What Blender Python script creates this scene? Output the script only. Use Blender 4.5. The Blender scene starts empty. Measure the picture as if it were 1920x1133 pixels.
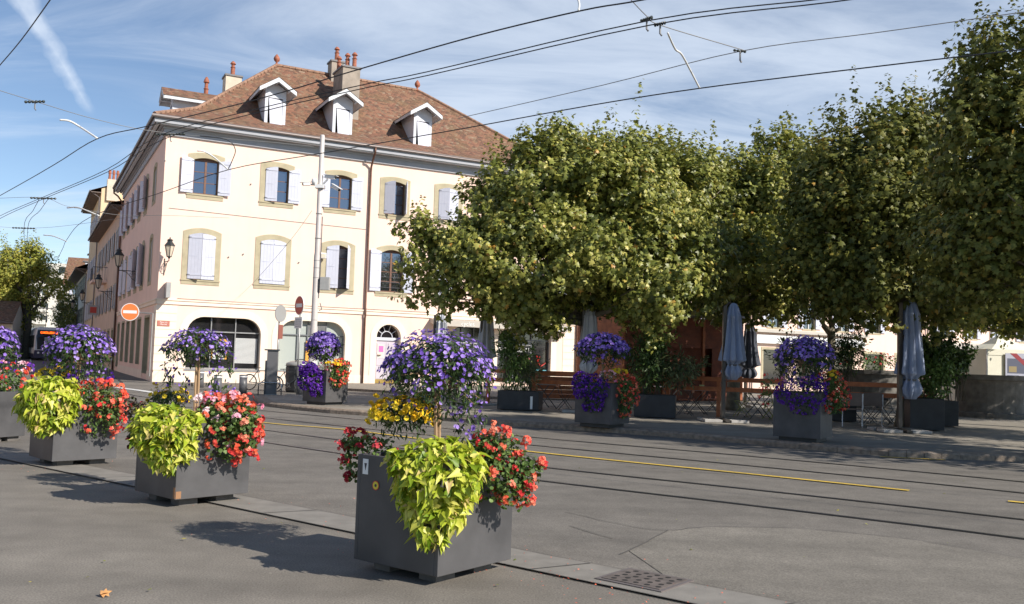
import bpy, math, random
import numpy as np
from mathutils import Vector, Matrix
R=math.radians
random.seed(5); rng=np.random.default_rng(11)
S=bpy.context.scene; COL=S.collection
# ---------------------------------------------------------------- camera
FPX=1730.; ROLL=R(1.816); PITCH=math.atan(109.4/FPX); CH=1.55
f_=Vector((0,math.cos(PITCH),math.sin(PITCH))); r0=Vector((1,0,0)); u0=Vector((0,-math.sin(PITCH),math.cos(PITCH)))
r_=math.cos(ROLL)*r0+math.sin(ROLL)*u0; u_=-math.sin(ROLL)*r0+math.cos(ROLL)*u0
cam=bpy.data.cameras.new('camera'); co=bpy.data.objects.new('camera',cam); COL.objects.link(co)
mc=Matrix((r_,u_,-f_)).transposed().to_4x4(); mc.translation=(0,0,CH); co.matrix_world=mc
cam.sensor_width=36; cam.lens=36*FPX/1920; cam.clip_start=.1; cam.clip_end=9000; S.camera=co
# ---------------------------------------------------------------- light
SE=R(35); SAZ=math.atan2(.853,-.522)
sund=Vector((math.sin(SAZ)*math.cos(SE),math.cos(SAZ)*math.cos(SE),math.sin(SE)))
L=bpy.data.lights.new('sun','SUN'); L.energy=5.0; L.angle=R(.5); L.color=(1,.93,.84)
lo=bpy.data.objects.new('sun',L); COL.objects.link(lo); lo.rotation_euler=(-sund).to_track_quat('-Z','Y').to_euler()
S.view_settings.view_transform='Standard'; S.view_settings.look='None'; S.view_settings.exposure=.38; S.view_settings.gamma=1
S.cycles.max_bounces=6; S.cycles.transparent_max_bounces=8
def pray(px,py): return f_*FPX+r_*(px-960)-u_*(py-566.5)
def G(px,py,z=0.):
    d=pray(px,py); return Vector((0,0,CH))+d*((z-CH)/d.z)
def D(px,py,Y):
    d=pray(px,py); return Vector((0,0,CH))+d*(Y/d.y)
# ---------------------------------------------------------------- sky
W=bpy.data.worlds.new('World'); S.world=W; W.use_nodes=True; nt=W.node_tree; N=nt.nodes; LK=nt.links
bg=N['Background']; bg.inputs[1].default_value=.102
sky=N.new('ShaderNodeTexSky'); sky.sky_type='NISHITA'; sky.sun_disc=False; sky.sun_elevation=SE; sky.sun_rotation=SAZ
sky.altitude=1500; sky.air_density=1.0; sky.dust_density=.1; sky.ozone_density=1.6
def nd(t,**k):
    n=N.new(t)
    for a,b in k.items(): setattr(n,a,b)
    return n
def vm(op,a,b=None):
    n=nd('ShaderNodeVectorMath',operation=op)
    for i,x in enumerate((a,b)):
        if x is None: continue
        if isinstance(x,(tuple,Vector)): n.inputs[i].default_value=x
        else: LK.new(x,n.inputs[i])
    return n
def mm(op,a,b=None,c=None,clamp=False):
    n=nd('ShaderNodeMath',operation=op); n.use_clamp=clamp
    for i,x in enumerate((a,b,c)):
        if x is None: continue
        if isinstance(x,(int,float)): n.inputs[i].default_value=x
        else: LK.new(x,n.inputs[i])
    return n.outputs[0]
tc=nd('ShaderNodeTexCoord'); dv=vm('NORMALIZE',tc.outputs['Generated']).outputs[0]
sx=nd('ShaderNodeSeparateXYZ'); LK.new(dv,sx.inputs[0])
zz=mm('ADD',mm('MAXIMUM',sx.outputs[2],0.),.16)
cb=nd('ShaderNodeCombineXYZ'); LK.new(mm('DIVIDE',sx.outputs[0],zz),cb.inputs[0]); LK.new(mm('DIVIDE',sx.outputs[1],zz),cb.inputs[1])
mp=nd('ShaderNodeMapping'); LK.new(cb.outputs[0],mp.inputs[0]); mp.inputs['Rotation'].default_value=(0,0,R(-25)); mp.inputs['Scale'].default_value=(.55,1.25,1)
n1=nd('ShaderNodeTexNoise'); LK.new(mp.outputs[0],n1.inputs[0]); n1.inputs['Scale'].default_value=2.3; n1.inputs['Detail'].default_value=9; n1.inputs['Roughness'].default_value=.62; n1.inputs['Distortion'].default_value=.7
n2=nd('ShaderNodeTexNoise'); LK.new(cb.outputs[0],n2.inputs[0]); n2.inputs['Scale'].default_value=.75; n2.inputs['Detail'].default_value=3
sr=nd('ShaderNodeMapRange',interpolation_type='SMOOTHSTEP'); LK.new(sx.outputs[0],sr.inputs[0]); sr.inputs[1].default_value=-.50; sr.inputs[2].default_value=-.05; sr.inputs[3].default_value=.0; sr.inputs[4].default_value=.20
side=mm('ADD',sr.outputs[0],0.)      # more veil towards the right of the street
cl=mm('ADD',mm('ADD',mm('MULTIPLY',n1.outputs[0],.9),mm('MULTIPLY',n2.outputs[0],.35)),side)
rp=nd('ShaderNodeMapRange'); LK.new(cl,rp.inputs[0]); rp.inputs[1].default_value=.50; rp.inputs[2].default_value=1.0; rp.interpolation_type='SMOOTHSTEP'
# old vapour trail
va=pray(28,-30).normalized(); vb=pray(172,212).normalized()
pn=va.cross(vb).normalized(); along=(vb-va).normalized(); La=(vb-va).length; mid=va
dp=vm('DOT_PRODUCT',dv,tuple(pn)).outputs['Value']; al=vm('DOT_PRODUCT',vm('SUBTRACT',dv,tuple(mid)).outputs[0],tuple(along)).outputs['Value']
tt=mm('DIVIDE',al,La)
n3=nd('ShaderNodeTexNoise'); LK.new(dv,n3.inputs[0]); n3.inputs['Scale'].default_value=38; n3.inputs['Detail'].default_value=6
wd=mm('MULTIPLY_ADD',tt,-.0125,.0165)
edge=mm('SUBTRACT',mm('ADD',wd,mm('MULTIPLY_ADD',n3.outputs[0],.016,-.008)),mm('ABSOLUTE',dp))
tr=mm('MULTIPLY',mm('MULTIPLY',edge,110.,clamp=True),mm('MULTIPLY',mm('SUBTRACT',1.04,tt),5.,clamp=True),clamp=True)
fr=mm('GREATER_THAN',vm('DOT_PRODUCT',dv,tuple(va)).outputs['Value'],.5)
tr=mm('MULTIPLY',mm('MULTIPLY',tr,fr),mm('MULTIPLY_ADD',n3.outputs[0],.9,.08))
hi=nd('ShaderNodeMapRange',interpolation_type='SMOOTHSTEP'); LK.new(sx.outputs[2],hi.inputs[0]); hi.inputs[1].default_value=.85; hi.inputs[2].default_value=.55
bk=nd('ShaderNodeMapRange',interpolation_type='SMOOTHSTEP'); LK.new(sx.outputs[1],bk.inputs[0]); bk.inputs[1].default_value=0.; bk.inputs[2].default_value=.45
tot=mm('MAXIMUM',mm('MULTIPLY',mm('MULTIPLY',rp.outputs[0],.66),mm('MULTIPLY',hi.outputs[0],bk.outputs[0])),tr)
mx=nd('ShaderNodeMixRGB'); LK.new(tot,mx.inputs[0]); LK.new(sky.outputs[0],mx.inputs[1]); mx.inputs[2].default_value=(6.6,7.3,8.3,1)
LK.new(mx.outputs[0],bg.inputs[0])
# ---------------------------------------------------------------- materials
MATS={}
def mat(name,col,rough=.8,metal=0,var=0.,vs=6.,bump=0.,bs=60.,col2=None,spec=.5,trans=0,emit=0,attr=None,det=5):
    m=bpy.data.materials.new(name); m.use_nodes=True; t=m.node_tree; p=t.nodes['Principled BSDF']; MATS[name]=m
    c=(*col,1); p.inputs['Base Color'].default_value=c; p.inputs['Roughness'].default_value=rough; p.inputs['Metallic'].default_value=metal
    p.inputs['Specular IOR Level'].default_value=spec
    cd=t.nodes.new('ShaderNodeTexCoord')
    if emit: p.inputs['Emission Color'].default_value=c; p.inputs['Emission Strength'].default_value=emit
    if attr:   # list of (pos,colour) over the per-leaf attribute
        a=t.nodes.new('ShaderNodeAttribute'); a.attribute_name='tint'; r=t.nodes.new('ShaderNodeValToRGB')
        el=r.color_ramp.elements
        while len(el)<len(attr): el.new(.5)
        for e_,(q,cc) in zip(el,attr): e_.position=q; e_.color=(*cc,1)
        t.links.new(a.outputs['Fac'],r.inputs[0]); t.links.new(r.outputs[0],p.inputs['Base Color'])
        if trans:
            tb=t.nodes.new('ShaderNodeBsdfTranslucent'); ms=t.nodes.new('ShaderNodeMixShader'); ms.inputs[0].default_value=trans
            t.links.new(r.outputs[0],tb.inputs[0]); t.links.new(p.outputs[0],ms.inputs[1]); t.links.new(tb.outputs[0],ms.inputs[2])
            t.links.new(ms.outputs[0],t.nodes['Material Output'].inputs[0])
    elif var or col2:
        n=t.nodes.new('ShaderNodeTexNoise'); n.inputs['Scale'].default_value=vs; n.inputs['Detail'].default_value=det; t.links.new(cd.outputs['Object'],n.inputs[0])
        r=t.nodes.new('ShaderNodeValToRGB'); el=r.color_ramp.elements; el[0].position=.3; el[1].position=.7
        c2=col2 or tuple(min(1,x*(1+var)) for x in col); c1=col if col2 else tuple(x*(1-var) for x in col)
        el[0].color=(*c1,1); el[1].color=(*c2,1); t.links.new(n.outputs[0],r.inputs[0]); t.links.new(r.outputs[0],p.inputs['Base Color'])
    if bump:
        n=t.nodes.new('ShaderNodeTexNoise'); n.inputs['Scale'].default_value=bs; n.inputs['Detail'].default_value=6; t.links.new(cd.outputs['Object'],n.inputs[0])
        b=t.nodes.new('ShaderNodeBump'); b.inputs['Strength'].default_value=bump; b.inputs['Distance'].default_value=.02
        t.links.new(n.outputs[0],b.inputs['Height']); t.links.new(b.outputs[0],p.inputs['Normal'])
    return m
def asphalt(name,base,sp=.06,seed=0.,pebble=75.):
    m=bpy.data.materials.new(name); m.use_nodes=True; t=m.node_tree; p=t.nodes['Principled BSDF']; MATS[name]=m
    p.inputs['Roughness'].default_value=.82; p.inputs['Specular IOR Level'].default_value=.35
    cd=t.nodes.new('ShaderNodeTexCoord'); mpn=t.nodes.new('ShaderNodeMapping'); mpn.inputs[1].default_value=(seed,seed*2,0); t.links.new(cd.outputs['Object'],mpn.inputs[0])
    def noise(s,d=4,src=None):
        n=t.nodes.new('ShaderNodeTexNoise'); n.inputs['Scale'].default_value=s; n.inputs['Detail'].default_value=d; t.links.new(src or mpn.outputs[0],n.inputs[0]); return n.outputs[0]
    def mth(op,a,b,c=None):
        n=t.nodes.new('ShaderNodeMath'); n.operation=op
        for i,x in enumerate((a,b,c)):
            if x is None: continue
            if isinstance(x,(int,float)): n.inputs[i].default_value=x
            else: t.links.new(x,n.inputs[i])
        return n.outputs[0]
    m2=t.nodes.new('ShaderNodeMapping'); m2.inputs['Rotation'].default_value=(0,0,R(38)); m2.inputs['Scale'].default_value=(.10,.9,1); t.links.new(cd.outputs['Object'],m2.inputs[0])
    a=mth('MULTIPLY_ADD',noise(.35,3),.45,.775); b=mth('MULTIPLY_ADD',noise(3.,8),.6,.70); c=mth('MULTIPLY_ADD',noise(pebble,4),1.7,.15); e=mth('MULTIPLY_ADD',noise(1.6,5,m2.outputs[0]),.8,.60)
    v=t.nodes.new('ShaderNodeTexVoronoi'); v.inputs['Scale'].default_value=9.; t.links.new(mpn.outputs[0],v.inputs[0])
    sp1=mth('LESS_THAN',v.outputs['Distance'],.055); 
    v2=t.nodes.new('ShaderNodeTexVoronoi'); v2.inputs['Scale'].default_value=3.1; t.links.new(mpn.outputs[0],v2.inputs[0]); sp2=mth('LESS_THAN',v2.outputs['Distance'],.03)
    f=mth('MULTIPLY',mth('MULTIPLY',a,b),mth('MULTIPLY',c,e))
    f=mth('MULTIPLY',f,mth('SUBTRACT',1.,mth('MULTIPLY',sp1,.35))); f=mth('ADD',f,mth('MULTIPLY',sp2,.6))
    vmn=t.nodes.new('ShaderNodeVectorMath'); vmn.operation='SCALE'; vmn.inputs[0].default_value=base; t.links.new(f,vmn.inputs['Scale'])
    t.links.new(vmn.outputs[0],p.inputs['Base Color'])
    bp=t.nodes.new('ShaderNodeBump'); bp.inputs['Strength'].default_value=.35; bp.inputs['Distance'].default_value=.006; t.links.new(noise(160,3),bp.inputs['Height']); t.links.new(bp.outputs[0],p.inputs['Normal'])
    return m
asphalt('asphalt walk',(.180,.163,.138)); asphalt('asphalt road',(.158,.144,.124),seed=7); asphalt('asphalt patch',(.182,.166,.140),seed=15); asphalt('asphalt terrace',(.25,.225,.185),seed=25)
mat('concrete strip',(.215,.20,.175),.85,var=.14,vs=5,bump=.2,bs=120); mat('tar',(.085,.08,.072),.8); mat('rail steel',(.10,.10,.105),.35,metal=.7); mat('rail groove',(.022,.022,.023),.8)
mat('yellow paint',(.62,.42,.06),.7,var=.18,vs=14); mat('white paint road',(.6,.6,.58),.7,var=.15,vs=12)
mat('granite kerb',(.25,.195,.145),.85,var=.4,vs=11,bump=.5,bs=70)
mat('plaster',(.88,.645,.53),.9,var=.035,vs=.8,bump=.08,bs=40); mat('plaster light',(.87,.735,.60),.9,var=.03,vs=1,bump=.08,bs=40)
mat('plaster pink',(.66,.50,.38),.9,var=.08,vs=.7); mat('plaster ochre',(.70,.54,.34),.9,var=.08,vs=.7); mat('plaster white',(.78,.74,.66),.9,var=.06,vs=.5)
mat('sandstone',(.43,.375,.25),.9,var=.13,vs=2.2,bump=.15,bs=30); mat('cornice grey',(.36,.37,.40),.6,var=.05,vs=2); mat('cornice light',(.62,.65,.68),.55)
mat('gutter metal',(.20,.17,.16),.5,metal=.4); mat('copper pipe',(.16,.085,.06),.45,metal=.5,var=.2,vs=5)
mat('shutter paint',(.56,.575,.66),.55,var=.03,vs=5); mat('shutter grey',(.40,.42,.45),.6,var=.08,vs=3); mat('shutter iron',(.10,.10,.11),.5)
for nm_ in ('plaster','plaster light'):
    t_=MATS[nm_].node_tree; p_=t_.nodes['Principled BSDF']; lk=p_.inputs['Base Color'].links[0].from_socket; cd_=t_.nodes.new('ShaderNodeTexCoord')
    mp2=t_.nodes.new('ShaderNodeMapping'); mp2.inputs['Scale'].default_value=(2.2,2.2,.16); t_.links.new(cd_.outputs['Object'],mp2.inputs[0]); ns=t_.nodes.new('ShaderNodeTexNoise'); ns.inputs['Scale'].default_value=1.6; ns.inputs['Detail'].default_value=7; t_.links.new(mp2.outputs[0],ns.inputs[0])
    sz_=t_.nodes.new('ShaderNodeSeparateXYZ'); t_.links.new(cd_.outputs['Object'],sz_.inputs[0]); g1=t_.nodes.new('ShaderNodeMapRange'); g1.inputs[1].default_value=.9; g1.inputs[2].default_value=0.; g1.inputs[3].default_value=.10; g1.inputs[4].default_value=.55; t_.links.new(sz_.outputs[2],g1.inputs[0])
    rr_=t_.nodes.new('ShaderNodeMapRange'); rr_.inputs[1].default_value=.48; rr_.inputs[2].default_value=.72; t_.links.new(ns.outputs[0],rr_.inputs[0]); ml=t_.nodes.new('ShaderNodeMath'); ml.operation='MULTIPLY'; t_.links.new(rr_.outputs[0],ml.inputs[0]); t_.links.new(g1.outputs[0],ml.inputs[1])
    mx_=t_.nodes.new('ShaderNodeMixRGB'); t_.links.new(ml.outputs[0],mx_.inputs[0]); t_.links.new(lk,mx_.inputs[1]); mx_.inputs[2].default_value=(.50,.42,.34,1); t_.links.new(mx_.outputs[0],p_.inputs['Base Color'])
mat('window wood',(.16,.075,.045),.5,var=.2,vs=10); mat('window white',(.7,.7,.68),.5); mat('frame grey',(.16,.17,.18),.4)
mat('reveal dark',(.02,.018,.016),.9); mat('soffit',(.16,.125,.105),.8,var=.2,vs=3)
def glass(name,col,rough=.03,spec=1.0):
    m=mat(name,col,rough,spec=spec); m.node_tree.nodes['Principled BSDF'].inputs['IOR'].default_value=1.75; return m
glass('glass',(.20,.22,.26),.03); MATS['glass'].node_tree.nodes['Principled BSDF'].inputs['Metallic'].default_value=.9; glass('glass shop',(.018,.018,.02),.06,.6); glass('glass pale',(.42,.46,.43),.15,.5); mat('blind white',(.55,.56,.55),.7)
mat('dormer white',(.60,.62,.68),.55,var=.04,vs=4); mat('chimney render',(.33,.28,.23),.9,var=.18,vs=2.5,bump=.2,bs=20); mat('chimney cream',(.62,.54,.43),.9,var=.1,vs=3); mat('terracotta pot',(.34,.12,.07),.8,var=.25,vs=8)
mat('lead',(.18,.17,.17),.6)
mat('door lilac',(.52,.47,.53),.5,var=.04,vs=4); mat('brass',(.45,.32,.10),.4,metal=.6)
mat('planter grey',(.072,.070,.071),.5,var=.30,vs=2.6,bump=.06,bs=18,det=9); mat('rust chip',(.30,.16,.08),.9); mat('soil',(.03,.02,.012),.95); mat('block',(.12,.11,.10),.9,var=.2,vs=12)
mat('black planter',(.022,.024,.028),.5,var=.3,vs=4); mat('galvanised',(.34,.34,.335),.45,metal=.55,var=.12,vs=6); mat('mast paint',(.56,.52,.49),.5,var=.06,vs=3)
mat('sign red',(.55,.05,.03),.4); mat('sign orange',(.85,.22,.06),.4); mat('sign white',(.8,.8,.78),.4); mat('sign back',(.42,.42,.41),.5,metal=.3); mat('print',(.05,.05,.06),.7); mat('plaque',(.48,.17,.12),.5)
mat('kiosk dark',(.045,.05,.055),.4); mat('kiosk grey',(.12,.12,.125),.4); mat('bin',(.03,.033,.036),.5); mat('bin lid',(.38,.37,.34),.4,metal=.3)
mat('rubber',(.015,.015,.015),.8); mat('bike red',(.5,.03,.02),.4); mat('chrome',(.5,.5,.5),.25,metal=.9)
mat('rail wood',(.44,.135,.045),.55,var=.22,vs=7); mat('hut wood',(.34,.11,.045),.7,var=.3,vs=4,bump=.2,bs=20); mat('hut wood shaded',(.15,.036,.015),.7,var=.35,vs=3); mat('hut roof',(.10,.085,.075),.8)  # hut front wood is coloured darker to stand in for deep shade
mat('canopy grey',(.27,.32,.44),.85,var=.10,vs=4); mat('canopy dark',(.075,.085,.11),.85,var=.10,vs=4); mat('canopy pale',(.50,.52,.56),.85,var=.08,vs=4); mat('mast bronze',(.085,.075,.065),.45,metal=.4); mat('slab',(.42,.40,.37),.85,var=.12,vs=5)
mat('tent cloth',(.74,.72,.60),.85,var=.04,vs=2); mat('fountain stone',(.15,.138,.12),.9,var=.3,vs=4,bump=.4,bs=25)
mat('wire',(.035,.035,.04),.6); mat('wire grey',(.20,.20,.20),.6); mat('arm white',(.7,.7,.68),.4); mat('insulator',(.03,.04,.035),.4)
mat('lantern iron',(.03,.035,.035),.45); mat('lantern glass',(.60,.52,.40),.35); mat('camera white',(.75,.75,.74),.4); mat('box grey',(.36,.36,.35),.5,var=.08,vs=6)
mat('tram blind',(.30,.33,.36),.4); mat('tram white',(.70,.71,.72),.3); mat('tram blue',(.025,.02,.07),.3); mat('tram black',(.012,.014,.018),.12); mat('led orange',(1.,.14,.01),.5,emit=2.2); mat('car white',(.75,.75,.76),.25); mat('car dark',(.03,.035,.045),.25)
mat('bark',(.105,.09,.065),.95,var=.3,vs=7,bump=.6,bs=20); mat('bark plane',(.16,.14,.10),.95,var=.45,vs=5,bump=.4,bs=14); mat('green stem',(.12,.16,.05),.8); mat('stem pale',(.34,.22,.12),.8)
mat('hill haze blue',(.10,.14,.19),1.,var=.12,vs=.004); mat('awning grey',(.50,.46,.40),.85,var=.05,vs=1.5); mat('sign board',(.72,.72,.70),.5); mat('poster blue',(.10,.11,.16),.5); mat('poster red',(.30,.04,.05),.5); mat('poster pale',(.42,.43,.52),.5); mat('picture',(.30,.24,.12),.6)  # hill colour is blued to stand in for distance haze
mat('pot lime',(.55,.62,.28),.6); mat('plastic white',(.7,.7,.72),.4); mat('plastic teal',(.10,.35,.42),.4); mat('pink poster',(.62,.15,.42),.6); mat('amber',(.75,.35,.05),.6)
mat('metal table',(.10,.10,.10),.4,metal=.6); mat('chair green',(.24,.27,.05),.5); mat('sticker yellow',(.7,.6,.05),.5); mat('sticker red',(.6,.03,.03),.5)
GRN=lambda a,b,c:[(0,a),(.5,b),(1,c)]
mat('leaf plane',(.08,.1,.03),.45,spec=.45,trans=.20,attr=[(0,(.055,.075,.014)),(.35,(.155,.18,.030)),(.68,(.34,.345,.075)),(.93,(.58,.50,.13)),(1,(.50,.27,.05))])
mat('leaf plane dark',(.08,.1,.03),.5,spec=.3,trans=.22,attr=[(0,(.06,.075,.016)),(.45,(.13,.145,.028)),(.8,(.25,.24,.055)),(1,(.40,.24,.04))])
mat('leaf yellowish',(.2,.2,.03),.6,spec=.3,trans=.3,attr=[(0,(.16,.20,.035)),(.5,(.34,.36,.07)),(1,(.52,.43,.09))])
mat('leaf lime',(.5,.6,.05),.42,spec=.4,trans=.32,attr=[(0,(.14,.24,.012)),(.3,(.36,.45,.03)),(.7,(.60,.63,.07)),(.93,(.76,.72,.18)),(1,(.66,.48,.22))])
mat('leaf green',(.05,.1,.02),.5,spec=.4,trans=.22,attr=[(0,(.05,.095,.02)),(.5,(.095,.165,.035)),(1,(.18,.27,.07))])
mat('leaf deep',(.05,.1,.02),.5,spec=.4,trans=.2,attr=[(0,(.022,.045,.012)),(.5,(.04,.08,.018)),(1,(.08,.13,.03))])
mat('leaf grey',(.1,.1,.05),.5,spec=.4,trans=.2,attr=[(0,(.05,.07,.03)),(.5,(.10,.13,.05)),(1,(.22,.25,.11))])
mat('leaf maroon',(.1,.03,.03),.5,trans=.15,attr=[(0,(.05,.02,.02)),(.5,(.08,.06,.03)),(1,(.10,.12,.04))])
mat('bloom purple',(.2,.1,.6),.7,spec=.15,trans=.25,attr=[(0,(.14,.075,.38)),(.5,(.30,.18,.62)),(1,(.52,.38,.80))])
mat('bloom violet',(.2,.1,.6),.6,spec=.2,trans=.2,attr=[(0,(.05,.01,.20)),(.5,(.11,.025,.36)),(1,(.22,.06,.50))])
mat('bloom yellow',(.9,.6,.02),.6,spec=.2,trans=.2,attr=[(0,(.80,.42,.01)),(.5,(.90,.60,.02)),(1,(.92,.72,.06))])
mat('bloom red',(.8,.1,.1),.6,spec=.2,trans=.25,attr=[(0,(.70,.04,.05)),(.5,(.90,.10,.08)),(1,(.92,.22,.14))])
mat('bloom coral',(.8,.1,.1),.6,spec=.2,trans=.25,attr=[(0,(.80,.10,.05)),(.5,(.90,.20,.10)),(1,(.90,.34,.22))])
mat('bloom crimson',(.5,.1,.1),.6,spec=.2,trans=.2,attr=[(0,(.30,.015,.03)),(.5,(.50,.03,.04)),(1,(.72,.10,.12))])
mat('bloom pink',(.8,.3,.5),.6,spec=.2,trans=.25,attr=[(0,(.85,.26,.42)),(.5,(.88,.46,.56)),(1,(.94,.76,.78))])
mat('dry leaf',(.50,.25,.09),.8,var=.4,vs=20); mat('petal litter',(.6,.15,.1),.8)
def roofmat(name,cols):
    m=bpy.data.materials.new(name); m.use_nodes=True; t=m.node_tree; p=t.nodes['Principled BSDF']; MATS[name]=m; p.inputs['Roughness'].default_value=.88
    uv=t.nodes.new('ShaderNodeUVMap'); 
    sp=t.nodes.new('ShaderNodeSeparateXYZ'); t.links.new(uv.outputs[0],sp.inputs[0])
    def mth(op,a,b=0.):
        n=t.nodes.new('ShaderNodeMath'); n.operation=op
        for i,x in enumerate((a,b)):
            if isinstance(x,(int,float)): n.inputs[i].default_value=x
            else: t.links.new(x,n.inputs[i])
        return n.outputs[0]
    row=mth('DIVIDE',sp.outputs[1],.16); ri=mth('FLOOR',row); col=mth('ADD',mth('DIVIDE',sp.outputs[0],.18),mth('MULTIPLY',mth('MODULO',ri,2.),.5)); ci=mth('FLOOR',col)
    cx=t.nodes.new('ShaderNodeCombineXYZ'); t.links.new(ci,cx.inputs[0]); t.links.new(ri,cx.inputs[1])
    wn=t.nodes.new('ShaderNodeTexWhiteNoise'); wn.noise_dimensions='2D'; t.links.new(cx.outputs[0],wn.inputs[0])
    r=t.nodes.new('ShaderNodeValToRGB'); el=r.color_ramp.elements
    while len(el)<len(cols): el.new(.5)
    for e_,(q,c) in zip(el,cols): e_.position=q; e_.color=(*c,1)
    t.links.new(wn.outputs['Value'],r.inputs[0])
    cd=t.nodes.new('ShaderNodeTexCoord'); n=t.nodes.new('ShaderNodeTexNoise'); n.inputs['Scale'].default_value=.9; n.inputs['Detail'].default_value=6; t.links.new(cd.outputs['Object'],n.inputs[0])
    mr=t.nodes.new('ShaderNodeMapRange'); mr.inputs[1].default_value=.45; mr.inputs[2].default_value=.72; mr.inputs[4].default_value=.6; t.links.new(n.outputs[0],mr.inputs[0])
    # moss nearer the gutter, in patches
    mx=t.nodes.new('ShaderNodeMixRGB'); t.links.new(mr.outputs[0],mx.inputs[0]); t.links.new(r.outputs[0],mx.inputs[1]); mx.inputs[2].default_value=(.17,.115,.055,1)
    t.links.new(mx.outputs[0],p.inputs['Base Color'])
    b=t.nodes.new('ShaderNodeBump'); b.inputs['Strength'].default_value=1; b.inputs['Distance'].default_value=.05
    fr=mth('FRACT',row); fc=mth('ABSOLUTE',mth('SUBTRACT',mth('FRACT',col),.5)); h=mth('SUBTRACT',mth('ADD',mth('MULTIPLY',mth('SUBTRACT',1.,fr),.7),mth('MULTIPLY',wn.outputs['Value'],.35)),mth('MULTIPLY',fc,.4))
    t.links.new(h,b.inputs['Height']); t.links.new(b.outputs[0],p.inputs['Normal'])
roofmat('roof tiles',[(0,(.12,.07,.046)),(.25,(.18,.088,.055)),(.5,(.235,.108,.066)),(.72,(.27,.14,.082)),(.9,(.19,.12,.075)),(1,(.30,.21,.14))])
# ---------------------------------------------------------------- mesh builder
WM={}
def cat(v): return [tuple(x) for x in v]
class MB:
    def __init__(s,T=None): s.V=[];s.F=[];s.M=[];s.U={};s.mi=0;s.T=T
    def add(s,vs,fs):
        b=len(s.V)
        for v in vs:
            v=Vector(v)
            if s.T is not None: v=s.T@v
            s.V.append(v)
        for f in fs: s.F.append(tuple(b+i for i in f)); s.M.append(s.mi)
    def poly(s,*p): s.add(p,[tuple(range(len(p)))])
    def box(s,x0,x1,y0,y1,z0,z1):
        s.add([(x0,y0,z0),(x1,y0,z0),(x1,y1,z0),(x0,y1,z0),(x0,y0,z1),(x1,y0,z1),(x1,y1,z1),(x0,y1,z1)],[(0,3,2,1),(4,5,6,7),(0,1,5,4),(1,2,6,5),(2,3,7,6),(3,0,4,7)])
    def obox(s,c,sx,sy,sz,az=0,tilt=0):
        Mx=Matrix.Translation(c)@Matrix.Rotation(az,4,'Z')@Matrix.Rotation(tilt,4,'X'); h=(sx/2,sy/2,sz/2)
        v=[Mx@Vector((a*h[0],b*h[1],c_*h[2])) for c_ in (-1,1) for a,b in ((-1,-1),(1,-1),(1,1),(-1,1))]
        s.add(v,[(0,3,2,1),(4,5,6,7),(0,1,5,4),(1,2,6,5),(2,3,7,6),(3,0,4,7)])
    def tube(s,pts,r,n=8,cap=True):
        pts=[Vector(p) for p in pts]; k=len(pts); rs=r if isinstance(r,(list,tuple)) else [r]*k; V=[];F=[]
        prev=None
        for i,p in enumerate(pts):
            d=(pts[min(i+1,k-1)]-pts[max(i-1,0)]).normalized()
            if prev is None: a=d.orthogonal().normalized()
            else:
                a=prev-d*prev.dot(d); a=a.normalized() if a.length>1e-5 else d.orthogonal().normalized()
            prev=a; b=d.cross(a)
            for j in range(n):
                t=2*math.pi*j/n; V.append(p+(a*math.cos(t)+b*math.sin(t))*rs[i])
        for i in range(k-1):
            for j in range(n): F.append((i*n+j,i*n+(j+1)%n,(i+1)*n+(j+1)%n,(i+1)*n+j))
        if cap: F.append(tuple(range(n))[::-1]); F.append(tuple((k-1)*n+j for j in range(n)))
        s.add(V,F)
    def lathe(s,c,prof,n=16,mod=None,rot=0,cap=True):
        c=Vector(c);V=[];F=[]
        for i,(r,z) in enumerate(prof):
            for j in range(n):
                t=2*math.pi*j/n+rot; q=r*(mod(t,z) if mod else 1); V.append(c+Vector((q*math.cos(t),q*math.sin(t),z)))
        for i in range(len(prof)-1):
            for j in range(n): F.append((i*n+j,i*n+(j+1)%n,(i+1)*n+(j+1)%n,(i+1)*n+j))
        if cap: F.append(tuple(range(n))[::-1]); F.append(tuple((len(prof)-1)*n+j for j in range(n)))
        s.add(V,F)
    def ring(s,inner,outer,yf,yi,yo,closed=True):
        n=len(inner); m=n if closed else n-1
        V=[(x,yf,z) for x,z in inner]+[(x,yf,z) for x,z in outer]+[(x,yi,z) for x,z in inner]+[(x,yo,z) for x,z in outer]; F=[]
        for i in range(m):
            j=(i+1)%n; F+= [(i,j,n+j,n+i),(i,2*n+i,2*n+j,j),(n+i,n+j,3*n+j,3*n+i)]
        s.add(V,F)
    def build(s,name,mats,parent=None,world=False,smooth=False,bevel=0,**tags):
        Vv=s.V
        if world and parent is not None:
            iv=WM[parent.name].inverted(); Vv=[iv@v for v in Vv]
        me=bpy.data.meshes.new(name); me.from_pydata([tuple(v) for v in Vv],[],s.F)
        for m in ([mats] if isinstance(mats,str) else mats): me.materials.append(MATS[m])
        if max(s.M,default=0)>0: me.polygons.foreach_set('material_index',s.M)
        if smooth: me.polygons.foreach_set('use_smooth',[True]*len(s.F))
        me.update()
        o=bpy.data.objects.new(name,me); COL.objects.link(o); o.parent=parent
        WM[o.name]=WM[parent.name] if parent else Matrix.Identity(4)
        if bevel:
            b=o.modifiers.new('bevel','BEVEL'); b.width=bevel; b.segments=2; b.limit_method='ANGLE'
        if tags: tag(o,**tags)
        return o
def tag(o,label=None,cat=None,group=None,kind=None):
    if label: o['label']=label
    if cat: o['category']=cat
    if group: o['group']=group
    if kind: o['kind']=kind
    return o
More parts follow.
